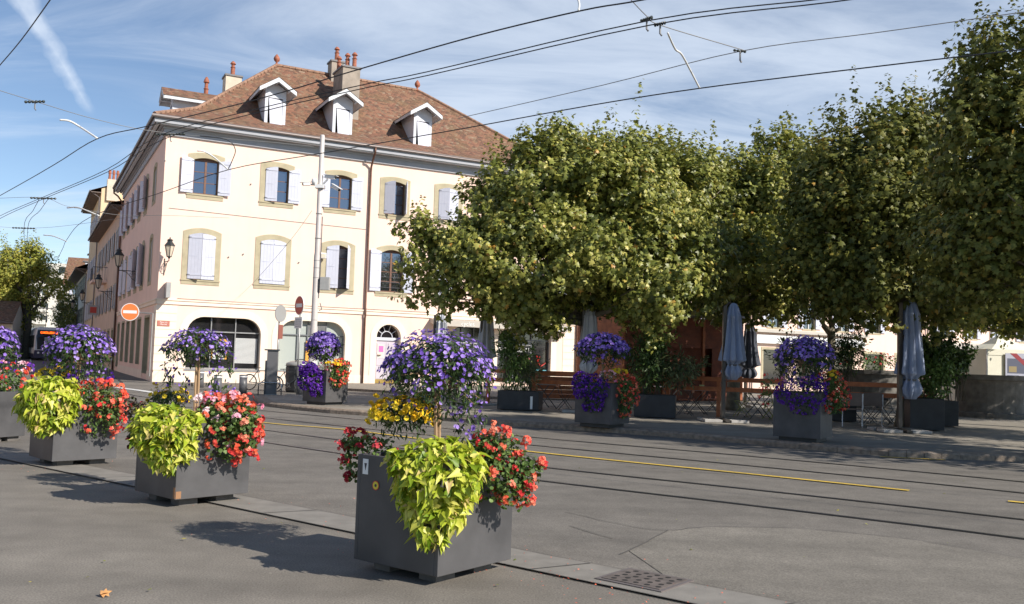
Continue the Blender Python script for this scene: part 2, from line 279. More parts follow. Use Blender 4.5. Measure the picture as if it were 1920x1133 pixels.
def empty(name,loc,rz=0,**tags):
    o=bpy.data.objects.new(name,None); COL.objects.link(o); o.location=loc; o.rotation_euler=(0,0,rz); o.empty_display_size=.2
    WM[o.name]=Matrix.Translation(Vector(loc))@Matrix.Rotation(rz,4,'Z'); tag(o,**tags); return o
def copy_tree(o,parent=None):
    kids=[c for c in list(COL.objects) if c.parent==o]
    c=o.copy(); COL.objects.link(c); c.parent=parent
    for k in kids: copy_tree(k,c)
    return c
def text(name,body,size,mt,parent,loc,rot,extrude=.004,align='CENTER',world=False,sx=1.,bold=0.):
    cu=bpy.data.curves.new(name,'FONT'); cu.body=body; cu.size=size; cu.extrude=extrude; cu.align_x=align; cu.align_y='CENTER'; cu.offset=bold
    t=bpy.data.objects.new('tmp',cu); COL.objects.link(t); bpy.context.view_layer.update()
    me=bpy.data.meshes.new_from_object(t.evaluated_get(bpy.context.evaluated_depsgraph_get())); bpy.data.objects.remove(t); bpy.data.curves.remove(cu)
    Mx=Matrix.Translation(loc)@rot.to_4x4()@Matrix.Diagonal((sx,1,1,1))
    if world and parent: Mx=WM[parent.name].inverted()@Mx
    me.transform(Mx); me.materials.clear(); me.materials.append(MATS[mt]); me.name=name
    o=bpy.data.objects.new(name,me); COL.objects.link(o); o.parent=parent; WM[o.name]=WM[parent.name] if parent else Matrix.Identity(4)
    return o
UPR=Matrix.Rotation(R(90),3,'X')     # text standing up, facing -y
# ---- leaf / flower templates (x width, y length, z normal)
def fan(out,c=(0,.45,.0),zf=None):
    V=[c]+[(x,y,(zf(x,y) if zf else 0)) for x,y in out]; n=len(out); return np.array(V,float),np.array([(0,1+i,1+(i+1)%n) for i in range(n)])
T_PLANE=fan([(0,0),(.48,.12),(.28,.36),(.55,.62),(.2,.62),(0,1),(-.2,.62),(-.55,.62),(-.28,.36),(-.48,.12)],(0,.42,.05),lambda x,y:-.12*abs(x)-.1*y*y)
T_DIA=(np.array([(0,0,0),(.3,.45,-.06),(0,1,-.1),(-.3,.45,-.06),(0,.5,.04)],float),np.array([(0,1,4),(1,2,4),(2,3,4),(3,0,4)]))
T_HEART=(np.array([(0,.08,0),(.16,-.06,.03),(.36,.10,.08),(.22,.5,.07),(.0,1.12,-.20),(-.22,.5,.07),(-.36,.10,.08),(-.16,-.06,.03),(0,.5,-.05)],float),np.array([(0,1,8),(1,2,8),(2,3,8),(3,4,8),(4,5,8),(5,6,8),(6,7,8),(7,0,8)]))
T_ROUND=fan([(.1,0),(.45,.1),(.5,.5),(.35,.85),(0,.92),(-.35,.85),(-.5,.5),(-.45,.1),(-.1,0)],(0,.4,-.06),lambda x,y:.06*math.cos(9*math.atan2(y-.4,x)))
T_LONG=(np.array([(0,0,0),(.12,.3,0),(.1,.7,-.02),(0,1,-.08),(-.1,.7,-.02),(-.12,.3,0)],float),np.array([(0,1,5),(1,2,4),(1,4,5),(2,3,4)]))
def flower(n,rin,cup,off=0.):
    o=[]
    for i in range(n):
        for a,r in ((-.36,.92),(0.,1.),(.36,.92),(.5,rin)): t=2*math.pi*(i+a)/n; o.append((r*.5*math.cos(t),r*.5*math.sin(t)))
    return fan(o,(0,0,-.12),lambda x,y:cup*(x*x+y*y)*4)
T_POT=flower(5,.82,.08); T_STAR=flower(5,.40,.06); T_DAISY=flower(9,.35,.03)
def cluster(base,k,rad,s,seed):
    g=np.random.default_rng(seed); Vs=[];Fs=[];b=0
    for i in range(k):
        v=g.normal(size=3); v[2]=abs(v[2])*.9+.15; v/=np.linalg.norm(v); a=np.cross(v,[.3,.9,.2]); a/=np.linalg.norm(a); c=np.cross(v,a)
        q=base[0]*s; Vs.append(v*rad*g.uniform(.75,1.1)+q[:,:1]*a+q[:,1:2]*c+q[:,2:]*v); Fs.append(base[1]+b); b+=len(q)
    return np.vstack(Vs),np.vstack(Fs)
T_UMBEL=cluster(T_STAR,8,.50,.46,3); T_UMBELF=cluster((np.array([(0,0,-.1),(.5,0,0),(0,.5,0),(-.5,0,0),(0,-.5,0)],float),np.array([(0,1,2),(0,2,3),(0,3,4),(0,4,1)])),7,.36,.46,4)
def scatter(name,tm,P,Nn,Tt,Sz,mt,parent=None,tint=None,world=True,**tags):
    P=np.asarray(P,float);Nn=np.asarray(Nn,float);Tt=np.asarray(Tt,float); n=len(P); Sz=np.broadcast_to(np.asarray(Sz,float),(n,))
    Nn=Nn/np.maximum(np.linalg.norm(Nn,axis=1,keepdims=True),1e-6); Y=Tt-(Tt*Nn).sum(1,keepdims=True)*Nn
    l=np.linalg.norm(Y,axis=1,keepdims=True); bad=(l<1e-3)[:,0]
    if bad.any(): Y[bad]=np.cross(Nn[bad],[1,.2,.3]); l=np.linalg.norm(Y,axis=1,keepdims=True)
    Y/=l; X=np.cross(Y,Nn); tv,tf=tm; k=len(tv); m=len(tf)
    V=P[:,None,:]+Sz[:,None,None]*(tv[None,:,0:1]*X[:,None,:]+tv[None,:,1:2]*Y[:,None,:]+tv[None,:,2:3]*Nn[:,None,:])
    V=V.reshape(-1,3)
    if world and parent is not None:
        iv=np.array(WM[parent.name].inverted()); V=V@iv[:3,:3].T+iv[:3,3]
    Fi=(tf[None]+np.arange(n)[:,None,None]*k).reshape(-1)
    me=bpy.data.meshes.new(name); me.vertices.add(n*k); me.vertices.foreach_set('co',V.astype(np.float32).ravel())
    me.loops.add(n*m*3); me.loops.foreach_set('vertex_index',Fi.astype(np.int32)); me.polygons.add(n*m); me.polygons.foreach_set('loop_start',np.arange(0,n*m*3,3,dtype=np.int32))
    if tint is None: tint=rng.random(n)
    a=me.attributes.new('tint','FLOAT','POINT'); a.data.foreach_set('value',np.repeat(tint,k).astype(np.float32))
    me.materials.append(MATS[mt]); me.update(calc_edges=True); 
    o=bpy.data.objects.new(name,me); COL.objects.link(o); o.parent=parent; WM[o.name]=WM[parent.name] if parent else Matrix.Identity(4)
    if tags: tag(o,**tags)
    return o
def sph(n): v=rng.normal(size=(n,3)); return v/np.linalg.norm(v,axis=1,keepdims=True)
def smoothpath(pts,n=6):
    pts=[Vector(p) for p in pts]; out=[]
    for i in range(len(pts)-1):
        p0=pts[max(i-1,0)];p1=pts[i];p2=pts[i+1];p3=pts[min(i+2,len(pts)-1)]
        for k in range(n):
            t=k/n; out.append(.5*((2*p1)+(p2-p0)*t+(2*p0-5*p1+4*p2-p3)*t*t+(3*p1-p0-3*p2+p3)*t**3))
    return out+[pts[-1]]
# ================================================================ GROUND, ROAD, KERBS
SD=Vector((.78,-.626,0)); SN=Vector((.626,.78,0)); SC=Vector((0,7.42,0))      # gutter strip axis
g=MB(); g.poly((-900,-60,0),(900,-60,0),(900,1500,0),(-900,1500,0)); g.build('ground','asphalt walk',kind='structure')
def strip_pt(a,b,z=0): p=SC+SD*a+SN*b; return Vector((p.x,p.y,z))
g=MB(); g.poly(strip_pt(-60,.25,.004),strip_pt(25,.25,.004),(60,-5,.004),(60,60,.004),(-20,60,.004),(-130,220,.004),(-160,205,.004),(-45,40,.004)); g.build('road','asphalt road',kind='structure')
g=MB(); pts=[G(1180,1035),G(1255,996),G(1330,990),G(1500,993),G(1700,1012),G(1930,1052),G(2300,1110),G(2100,1400),G(1700,1180)]
g.poly(*[(p.x,p.y,.008) for p in [strip_pt(1.35,.25),pts[0],pts[1],pts[2],pts[3],pts[4],pts[5],pts[6],strip_pt(7.5,.25)]]); g.build('road_patch','asphalt patch',kind='structure')
g=MB()
def ribbon(mb,pts,w,z):
    pts=[Vector((p[0],p[1],0)) for p in pts]
    for i in range(len(pts)-1):
        d0=(pts[min(i+1,len(pts)-1)]-pts[max(i-1,0)]).normalized(); d1=(pts[min(i+2,len(pts)-1)]-pts[i]).normalized()
        a=Vector((-d0.y,d0.x,0))*w/2; b=Vector((-d1.y,d1.x,0))*w/2
        q=[pts[i]-a,pts[i+1]-b,pts[i+1]+b,pts[i]+a]; mb.poly(*[(v.x,v.y,z) for v in q])
def px_path(l,k=6): return smoothpath([G(*q) for q in l],k)
def wob(pts,a):
    out=[]
    for p in pts: out.append(Vector((p.x+random.uniform(-a,a),p.y+random.uniform(-a,a),0)))
    return out
ribbon(g,wob(px_path([(1060,962),(1180,988),(1255,996),(1330,990),(1500,993),(1700,1012),(1930,1052)],5),.015),.010,.012)
ribbon(g,wob(px_path([(1255,996),(1225,1012),(1165,1042)],4),.012),.012,.0125)
ribbon(g,wob(px_path([(1068,988),(1150,1012)],3),.01),.012,.0125)
g.build('tar_seam','tar',kind='structure')
g=MB(); g.poly(strip_pt(-60,-.25,.012),strip_pt(25,-.25,.012),strip_pt(25,.25,.012),strip_pt(-60,.25,.012)); g.build('gutter_strip','concrete strip',kind='structure')
g=MB()
for k in range(-30,12): 
    a=k*1.62+.45; g.poly(strip_pt(a,-.25,.016),strip_pt(a+.016,-.25,.016),strip_pt(a+.21,.25,.016),strip_pt(a+.194,.25,.016)) if k%1==0 else None
for b,w in ((-.258,.012),(.255,.008)):
    ribbon(g,wob([strip_pt(a,b) for a in np.arange(-40,20,.35)],.006),w,.0165)
g.build('strip_joints','tar',kind='structure')
# rails, lines
RAILS=[[(2300,948),(1920,905),(1400,856),(990,820),(700,790),(490,770),(360,753),(233,738)],[(2300,972),(1920,926),(1400,874),(990,835),(700,806),(490,783),(360,765),(238,750)],
       [(2300,1026),(1920,976),(1400,918),(1010,876),(700,834),(490,806),(340,783),(222,769)],[(2300,1070),(1920,1012),(1400,948),(1010,902),(700,860),(490,829),(350,805),(233,789)]]
FAR=[[(-21,47),(-33,70),(-49,102),(-90,180)],[(-19.6,46.3),(-32,69),(-48,101.3),(-89,179)],[(-17,38),(-29.4,66),(-46,100),(-87,177)],[(-14.5,33),(-28.2,65),(-44.8,99),(-86,176)]]
g=MB(); 
for rl,fl in zip(RAILS,FAR):
    p=smoothpath([G(*q) for q in rl]+[Vector((*q,0)) for q in fl],5); g.mi=1; ribbon(g,p,.10,.010); g.mi=0; ribbon(g,[Vector((v.x,v.y,0)) for v in p],.05,.014)
g.build('tram_tracks',['rail steel','rail groove'],kind='structure')
g=MB(); ribbon(g,px_path([(232,757),(340,770),(487,793),(640,806),(800,826),(990,848),(1200,870),(1400,890),(1705,922)],3),.11,.018); ribbon(g,px_path([(1890,942),(2000,953),(2200,976)],2),.11,.018); ribbon(g,px_path([(1650,858),(1772,864)],2),.10,.018)
g.build('yellow_line','yellow paint',kind='structure')
g=MB(); ribbon(g,px_path([(215,727),(262,733),(300,739)],3),.35,.018)
for a,b in (((-27.5,60),(-36,76)),((-38,80),(-47,98)),((-30.8,60),(-41.5,80)),((-44,85),(-56,108))): ribbon(g,[a,b],.15,.018)
g.build('white_road_line','white paint road',kind='structure')
# raised terrace: asphalt top, granite kerb
KB=[G(*q,.12) for q in [(483,746),(492,752),(520,757),(620,767),(800,778),(960,790),(1100,799),(1300,813),(1500,831),(1600,839),(1700,846),(1800,850),(1920,854)]]
KB=[Vector((v.x,v.y,0)) for v in KB]+[Vector((12.5,17.0,0)),Vector((20,16.5,0)),Vector((60,10,0))]
KB=[Vector((-8.15,31.2,0)),Vector((-8.35,30.4,0))]+smoothpath(KB,3)
back=[(60,70),(12,44),(4,35.5),(-1,33.6),(-5,33.3),(-7.6,32.4)]
def inset(pl,w):
    o=[]
    for i,p in enumerate(pl):
        d=(pl[min(i+1,len(pl)-1)]-pl[max(i-1,0)]).normalized(); o.append(p+Vector((-d.y,d.x,0))*w)
    return o
KI=inset(KB,.30)
g=MB(); g.poly(*[(p.x,p.y,.118) for p in KI],*[(x,y,.118) for x,y in back]); g.build('terrace_pavement','asphalt terrace',kind='structure')
g=MB()
for i in range(len(KB)-1):
    a,b,c,d=KB[i],KB[i+1],KI[i+1],KI[i]; n=max(1,int((b-a).length/1.1))
    for k in range(n):
        t0=k/n; t1=(k+1)/n-.005/max((b-a).length,.1); q=[a.lerp(b,t0),a.lerp(b,t1),d.lerp(c,t1),d.lerp(c,t0)]
        o=(q[0]-q[3]).normalized()*.02; h=.125+random.uniform(-.002,.002)
        bt=[v+o*1.2 for v in q[:2]]
        g.add([(*bt[0].xy,0),(*bt[1].xy,0),(*q[2].xy,0),(*q[3].xy,0),(*bt[0].xy,h-.035),(*bt[1].xy,h-.035),(*(q[0]-o).xy,h),(*(q[1]-o).xy,h),(*q[2].xy,h),(*q[3].xy,h)],[(0,1,5,4),(4,5,7,6),(6,7,8,9),(0,4,6,9,3),(1,2,8,7,5),(2,3,9,8)])
g.build('kerb','granite kerb',kind='structure')
g=MB(); g.poly((-8.4,41.3,.1),(-5.5,39.5,.1),(-.3,36.3,.1),(3.5,36,.1),(12.5,45.0,.1),(70,80,.1),(60,96,.1),(4,56,.1),(-9.5,48.5,.1)); g.build('building_pavement','asphalt terrace',kind='structure')
g=MB()
for a,b in (((-8.9,42.5),(-8.4,41.2)),((-8.4,41.2),(-5.5,39.4)),((-5.5,39.4),(-.3,36.2)),((-.3,36.2),(3.6,35.9))):
    a=Vector((*a,0));b=Vector((*b,0)); dd=(b-a).normalized(); nn=Vector((-dd.y,dd.x,0)); c=(a+b)/2+nn*.1; g.obox((c.x,c.y,.055),(b-a).length,.22,.11,math.atan2(dd.y,dd.x))
g.build('far_kerb','granite kerb',kind='structure')
# ================================================================ CORNER BUILDING
BO=Vector((-16.925,43.957,0)); BR=math.atan2(.46227,.88674)
dT=Vector((.88674,.46227,0)); dS=Vector((-.46227,.88674,0))
def bw(t,s,z): return BO+dT*t+dS*s+Vector((0,0,z))
B=empty('corner_building',BO,BR,label='three storey cream corner building with a red tiled roof and white dormers',cat='building')
SIDE=Matrix(((0,1,0,0),(1,0,0,0),(0,0,1,0),(0,0,0,1)))   # facade (x,y,z) -> street side wall: along s, depth into +t
def arch(x0,x1,z0,z1,rise,off=(0,0,0),n=10,flat=False):
    """closed outline: bottom-left, bottom-right, then arc right->left. off=(side,bottom,top)"""
    a,b,c=off; X0=x0-a; X1=x1+a; Z0=z0-b; Zs=z1-rise+c; xc=(X0+X1)/2; hw=(X1-X0)/2
    p=[(X0,Z0),(X1,Z0)]
    for i in range(n+1):
        u=1-2*i/n; p.append((xc+u*hw,Zs+rise*(1-u*u)))
    return p
def rarch(x0,x1,z0,z1,r,off=0,n=6):
    p=[(x0-off,z0),(x1+off,z0)]; R_=r+off
    for i in range(n+1): t=math.pi/2*i/n; p.append((x1-r+R_*math.cos(t),z1-r+R_*math.sin(t)))
    for i in range(n+1): t=math.pi/2*(1+i/n); p.append((x0+r+R_*math.cos(t),z1-r+R_*math.sin(t)))
    return p
def wall(mb,L,H,holes,z0=0,dep=.25):
    xs=sorted({0,L,*[h[0] for h in holes],*[h[1] for h in holes]}); zs=sorted({z0,H,*[h[2] for h in holes],*[h[3] for h in holes]})
    for i in range(len(xs)-1):
        for j in range(len(zs)-1):
            cx=(xs[i]+xs[i+1])/2; cz=(zs[j]+zs[j+1])/2
            if any(h[0]<cx<h[1] and h[2]<cz<h[3] for h in holes): continue
            mb.poly((xs[i],0,zs[j]),(xs[i+1],0,zs[j]),(xs[i+1],0,zs[j+1]),(xs[i],0,zs[j+1]))
def shutter(par,T,hx,z0,z1,w,ang,side,mt='shutter paint',slope=.12,open_side=False,label=None):
    """leaf hinged at hx, closed = lying towards side*x; ang = degrees swung out"""
    a=R(ang); ca,sa=math.cos(a)*side,-math.sin(a)
    M=Matrix(((ca,0 if side>0 else 0,0,hx),(sa,0,0,-.045),(0,0,1,0),(0,0,0,1)))
    nx,ny=-sa*1.,ca*1.
    M=Matrix(((ca,nx*side*-1*side,0,hx),(sa,ny*1.,0,-.045),(0,0,1,0),(0,0,0,1)))
    Tm=(T@M) if T is not None else M; m=MB(Tm); n=4; th=.018
    for k in range(n):
        xa=w*k/n+.002; xb=w*(k+1)/n-.002; za=z1-slope*(1-xa/w)**2; zb=z1-slope*(1-xb/w)**2
        v=[(xa,-th,z0),(xb,-th,z0),(xb,th,z0),(xa,th,z0),(xa,-th,za),(xb,-th,zb),(xb,th,zb),(xa,th,za)]
        m.add(v,[(0,3,2,1),(4,5,6,7),(0,1,5,4),(1,2,6,5),(2,3,7,6),(3,0,4,7)])
    H=z1-z0
    for q in (.09,.90): m.box(.03,w-.03,-th-.022,th+.022 ,z0+H*q-.035,z0+H*q+.035)
    m.box(.06,w-.2,-th-.012,th+.012,z0+H*.5-.012,z0+H*.5+.012)
    m.mi=1
    for q in (.09,.90): m.box(-.03,.1,-th-.028,th+.028,z0+H*q-.012,z0+H*q+.012)
    m.build('shutter',[mt,'shutter iron'],par,label=label)
def window(T,xc,z0,w,h,rise=.18,wood='window wood',rows=3,sh=None,pan='glass',par=None,bw_=.27,bh=.25,iron=False):
    par=par or B; x0,x1=xc-w/2,xc+w/2; z1=z0+h
    m=MB(T); m.ring(arch(x0,x1,z0,z1,rise),arch(x0,x1,z0,z1,rise,(bw_,bh,.25)),-.025,.30,.01)
    m.box(x0-bw_-.02,x1+bw_+.02,-.055,-.026,z0-bh+.17,z0-.01)
    wd=m.build('window','sandstone',par)
    f=MB(T); y0,y1=.17,.225; zt=z1-rise*.0
    f.box(x0,x0+.06,y0,y1,z0,zt); f.box(x1-.06,x1,y0,y1,z0,zt); f.box(x0+.06,x1-.06,y0,y1,z0,z0+.07); f.box(x0+.06,x1-.06,y0,y1,zt-.16,zt); f.box(xc-.05,xc+.05,y0-.01,y1,z0+.07,zt-.16)
    for k in range(1,rows):
        z=z0+.07+(h-.23)*k/rows
        for a,b in ((x0+.06,xc-.05),(xc+.05,x1-.06)): f.box(a,b,y0+.012,y1-.012,z-.018,z+.018)
    f.build('frame',wood,wd)
    p=MB(T); p.poly((x0,.2,z0),(x1,.2,z0),(x1,.2,z1+.05),(x0,.2,z1+.05)); p.build('pane',pan,wd)
    if iron:
        q=MB(T)
        for k in range(3): q.box(x0,x1,.10,.115,z0+.25+k*.28,z0+.265+k*.28)
        q.build('bar','shutter iron',wd)
    if sh:
        (la,lm),(ra,rm)=sh
        for a,hx,sd,mt_ in ((la,x0+.0,1,lm),(ra,x1-.0,-1,rm)):
            if a is not None: shutter(wd,T,hx,z0+.02,z1-.02,w/2-.004,a,sd,mt_)
    return wd
SP='shutter paint'
# front wall
UP=[(1.93,(172,SP),(170,SP)),(5.41,(14,SP),(176,SP)),(8.74,(176,SP),(176,SP)),(11.75,(40,SP),(78,SP)),(14.9,(30,SP),(2,SP)),(18.2,(174,SP),(174,SP)),(21.5,(2,SP),(3,SP))]
MD=[(1.92,(20,SP),(2,SP)),(5.38,(3,SP),(2,SP)),(8.76,(12,SP),(62,SP)),(11.75,(174,SP),(174,SP)),(14.9,(2,SP),(3,SP)),(18.2,(2,SP),(2,SP)),(21.5,(174,SP),(174,SP))]
WW=1.18
holes=[(c-WW/2-.06,c+WW/2+.06,9.12,11.03) for c,_,_ in UP]+[(c-.63-.06,c+.63+.06,4.94,7.33) for c,_,_ in MD]
SHOPS=[(1.43,4.97,.66,3.2,.8),(5.88,9.33,.62,3.24,.8),(15.3,17.65,.3,3.35,.7),(18.25,21.75,.3,3.35,.7)]
holes+=[(a,b,c,d) for a,b,c,d,_ in SHOPS]+[(11.04,12.41,0,3.26)]
LF=23.5; HW=12.5
m=MB(); wall(m,LF,HW,holes); m.build('front_wall','plaster',B)
# right end and back walls
m=MB(); m.poly((LF,0,0),(LF,12.8,0),(LF,12.8,HW),(LF,0,HW)); m.poly((13.2,12.8,0),(LF,12.8,0),(LF,12.8,HW),(13.2,12.8,HW)); m.poly((0,22.2,0),(13.2,22.2,0),(13.2,22.2,HW),(0,22.2,HW)); m.poly((0,22.2,HW),(13.2,22.2,HW),(6.6,22.2,17.9)); m.poly((13.2,12.8,0),(13.2,22.2,0),(13.2,22.2,HW),(13.2,12.8,HW)); m.build('end_wall','plaster',B)
for c,l,r in UP: window(None,c,9.18,WW,1.8,sh=(l,r),rise=.12)
for i,(c,l,r) in enumerate(MD): window(None,c,4.99,1.26,2.28,sh=(l,r),rise=.2,rows=4,iron=(i==3))
# side wall (street)
SU=[(3.75,'blind'),(7.6,'w'),(10.9,'w'),(14.2,'w'),(17.6,'w'),(20.4,'w')]
SHS=[(2.65,4.75,.3,3.15,.05),(6.6,8.3,.7,3.15,.05),(9.7,11.6,.7,3.15,.05),(13.0,14.8,.7,3.15,.05),(16.3,18.1,.7,3.15,.05),(19.6,21.2,.3,3.15,.05)]
hs=[]
for c,k in SU:
    hs+=[(c-.6,c+.6,9.12,11.03),(c-.6,c+.6,4.94,7.33)]
hs+=[(a,b,c,d) for a,b,c,d,_ in SHS]
m=MB(SIDE); wall(m,22.2,HW,hs); m.build('street_wall','plaster',B)
for c,k in SU:
    if k=='blind':
        for z0,h in ((9.18,1.8),(4.99,2.28)):
            m=MB(SIDE); m.ring(arch(c-.55,c+.55,z0,z0+h,.15),arch(c-.55,c+.55,z0,z0+h,.15,(.2,.2,.2)),-.02,.08,.01); w_=m.build('window','sandstone',B); m=MB(SIDE); m.poly((c-.6,.06,z0),(c+.6,.06,z0),(c+.6,.06,z0+h+.04),(c-.6,.06,z0+h+.04)); m.build('pane','shutter grey',w_)
    else:
        op=random.choice([(150,'shutter grey'),(165,'shutter grey')]); 
        window(SIDE,c,9.18,1.1,1.8,sh=((155,SP),(160,SP)),rise=.15,bw_=.2); window(SIDE,c,4.99,1.1,2.28,sh=((150 if c<12 else 12,SP),(165 if c<12 else 12,SP)),rise=.2,rows=4,bw_=.2)
for i,(a,b,c,d,r) in enumerate(SHS):
    m=MB(SIDE); m.ring(rarch(a,b,c,d,r),rarch(a,b,c,d,r,.12),-.02,.35,.01); sf=m.build('shop_window','sandstone',B)
    m=MB(SIDE); m.poly((a,.28,c),(b,.28,c),(b,.28,d),(a,.28,d)); m.build('pane','glass shop',sf)
    m=MB(SIDE); m.box(a,a+.07,.2,.27,c,d); m.box(b-.07,b,.2,.27,c,d); m.box(a+.07,b-.07,.2,.27,d-.09,d); m.box(a+.07,b-.07,.2,.27,c,c+.08); m.build('frame','frame grey',sf)
# shopfronts on the front
def shopfront(i,a,b,c,d,r):
    m=MB(); m.ring(rarch(a,b,c,d,r),rarch(a,b,c,d,r,.36),-.022,.40,.01); sf=m.build('shop_window','plaster light',B)
    m=MB(); m.poly((a-.1,.32,c),(b+.1,.32,c),(b+.1,.32,d+.1),(a-.1,.32,d+.1)); m.build('pane','glass shop' if i!=1 else 'glass pale',sf)
    f=MB(); y0,y1=.24,.30; w=b-a
    f.box(a,a+.05,y0,y1,c,d-r); f.box(b-.05,b,y0,y1,c,d-r); f.box(a+.05,b-.05,y0,y1,c,c+.06)
    zt=c+(d-c)*.72 if i<2 else c+(d-c)*.80; f.box(a,b,y0,y1,zt-.03,zt+.03)
    for q in ((.33,.66) if i!=1 else (.29,.44,.72)): f.box(a+w*q-.025,a+w*q+.025,y0-.004,y1+.004,c+.06 if i!=1 or q!=.72 else zt,d-.01)
    f.build('frame','frame grey' if i!=0 else 'galvanised',sf)
    if i==0:
        m=MB()
        for k in range(22): z=c+.32+k*.057; m.box(a+w*.67,b-.1,.295,.315,z,z+.045)
        m.build('blind','blind white',sf)
        m=MB(); m.box(a+1.25,a+2.0,.30,.312,1.15,2.15); m.mi=1; m.box(a+1.3,a+1.86,.285,.30,1.15,2.06); m.build('notice',['amber','blind white'],sf)
        m=MB(); m.box(a-.05,b+.05,-.03,.05,c-.1,c); m.build('sill','galvanised',sf)
    if i==1:
        m=MB()
        for k in range(9): z=zt+.05+k*.06; m.box(a+w*.44,a+w*.72,.25+.005,.31,z,z+.03)
        m.build('vent','galvanised',sf)
        m=MB(); m.box(a+w*.42,a+w*.47,.20,.235,c,c+1.6); m.mi=1; m.box(a+w*.48,a+w*.60,.20,.235,c+.05,c+1.5); m.build('notice',['amber','blind white'],sf)
    return sf
sfs=[shopfront(i,*q) for i,q in enumerate(SHOPS)]
m=MB(); m.box(15.4,17.5,.27,.30,2.42,2.75); m.build('lettered_panel','sign back',sfs[2]); text('lettering','Réparation',.30,'print',sfs[2],(16.5,.262,2.585),UPR,.003)
m=MB(); m.box(18.35,20.6,.27,.30,2.42,2.75); m.build('lettered_panel','sign back',sfs[3]); text('lettering','Toute pièce D',.30,'print',sfs[3],(19.5,.262,2.585),UPR,.003)
m=MB(); m.box(18.4,20.65,.25,.262,1.15,2.36); m.build('poster','print',sfs[3]); text('poster_lettering','DESTOKADE 2019',.32,'sign white',sfs[3],(19.5,.243,2.14),UPR,.002,sx=.86,bold=.008); text('poster_percent','%%%',.38,'bloom pink2' if 'bloom pink2' in MATS else 'poster red2',sfs[3],(20.1,.243,1.68),UPR,.002,bold=.01) if False else None
mat('coral paint',(.8,.22,.22),.6)
text('poster_percent','%%%',.38,'coral paint',sfs[3],(20.12,.243,1.70),UPR,.002,bold=.012)
m=MB(); m.tube([(20.95,.26,1.9),(21.05,.26,1.45),(21.25,.26,1.25),(21.55,.26,1.45)],.04,6); m.tube([(20.9,.26,1.35),(21.05,.26,1.45),(21.15,.26,1.85)],.035,6); m.build('red_display','bike red',sfs[3])
m=MB(); m.box(20.9,21.15,.22,.26,.85,1.1); m.box(21.3,21.6,.22,.26,.8,1.05); m.build('teal_display','plastic teal',sfs[3])
# door
m=MB()
def darch(off,n=14): return [(11.04-off,0),(12.41+off,0)]+[(11.725+(.685+off)*math.cos(math.pi*i/n),2.57+(.685+off)*math.sin(math.pi*i/n)) for i in range(n+1)]
m.ring(darch(0),darch(.34),-.022,.45,.01); dr=m.build('door','plaster light',B)
m=MB(); m.box(11.04,12.41,.33,.40,.12,2.40); 
for cx in (11.40,12.05):
    for a,b in ((.35,.95),(1.05,1.6),(1.7,2.25)): m.box(cx-.21,cx+.21,.31,.329,a,b)
m.box(11.715,11.735,.32,.329,.15,2.38); m.build('leaf','door lilac',dr)
m=MB(); m.box(11.04,12.41,.312,.328,.12,.32); m.build('kickplate','brass',dr)
m=MB(); m.box(11.0,12.45,.26,.41,2.40,2.56); m.build('transom','dormer white',dr)
m=MB(); m.poly(*[(x,.38,z) for x,z in darch(0)[2:]]); m.build('fanlight_pane','glass shop',dr)
m=MB(); 
for i in range(9):
    pass
m.tube([(11.725+.32*math.cos(math.pi*i/12),.34,2.57+.32*math.sin(math.pi*i/12)) for i in range(13)],.025,6)
for t in (36,72,108,144): c,s_=math.cos(R(t)),math.sin(R(t)); m.tube([(11.725+.34*c,.34,2.57+.34*s_),(11.725+.68*c,.34,2.57+.68*s_)],.02,6)
m.build('fanlight_bars','dormer white',dr)
m=MB(); m.box(11.22,11.62,.30,.308,1.45,2.2); m.mi=1; m.lathe((11.34,.296,1.62),[(.12,0),(.12,.01)],8); m.build('door_poster',['blind white','amber'],dr); m=MB(); m.box(11.3,11.55,.292,.299,1.78,2.1); m.build('door_picture','pink poster',dr)
# plinth, string course, quoins, cornice (butted, each proud of the wall)
for a,b in ((0,10.7),(12.75,14.94),(22.11,23.5)): m=MB(); m.box(a,b,-.03,-.002,0,.52); m.build('plinth','plaster light',B)
for a,b in ((-.03,2.5),(4.9,19.4)): m=MB(SIDE); m.box(a,b,-.03,-.002,0,.45); m.build('plinth','plaster light',B)
for T in (None,SIDE):
    L_=LF if T is None else 22.2; x_=0 if T is None else 0
    m=MB(T); m.box(x_-.06,L_+(.06 if T is None else 0),-.06,-.002,3.72,3.90); m.box(x_-.11,L_,-.11,-.061,3.86,3.93) if False else m.box(x_-.10,L_,-.10,-.002,3.90,3.97)
    m.build('string_course','plaster light',B)
for xa,xb in ((-.022,.93),(22.55,23.52)):
    m=MB()
    for k in range(8): z=.56+k*.39; m.box(xa,xb,-.022,-.002,z,z+.375)
    m.build('quoins','plaster light',B)
m=MB(SIDE)
for k in range(8): z=.56+k*.39; m.box(-.02,.9,-.022,-.002,z,z+.375)
m.build('quoins','plaster light',B)
OV=.62
def ring_band(mb,o0,o1,z0,z1):   # band around front and side at outward offsets o0(inner)..o1(outer)
    mb.box(-o1,LF+o1,-o1,-o0,z0,z1); mb.box(-o1,-o0,-o0,22.2,z0,z1); mb.box(LF+o0,LF+o1,-o0,12.8,z0,z1)
m=MB(); ring_band(m,.002,.10,11.86,12.16); ring_band(m,.002,.16,12.16,12.26); m.build('frieze','cornice grey',B)
m=MB(); ring_band(m,.002,OV-.06,12.34,12.38); m.build('soffit','soffit',B)
m=MB(); ring_band(m,OV-.24,OV-.10,12.27,12.34); m.build('cornice_moulding','cornice light',B)
m=MB(); ring_band(m,OV-.06,OV,12.32,12.60); ring_band(m,.17,.30,12.265,12.335); m.build('cornice','cornice grey',B)
m=MB(); 
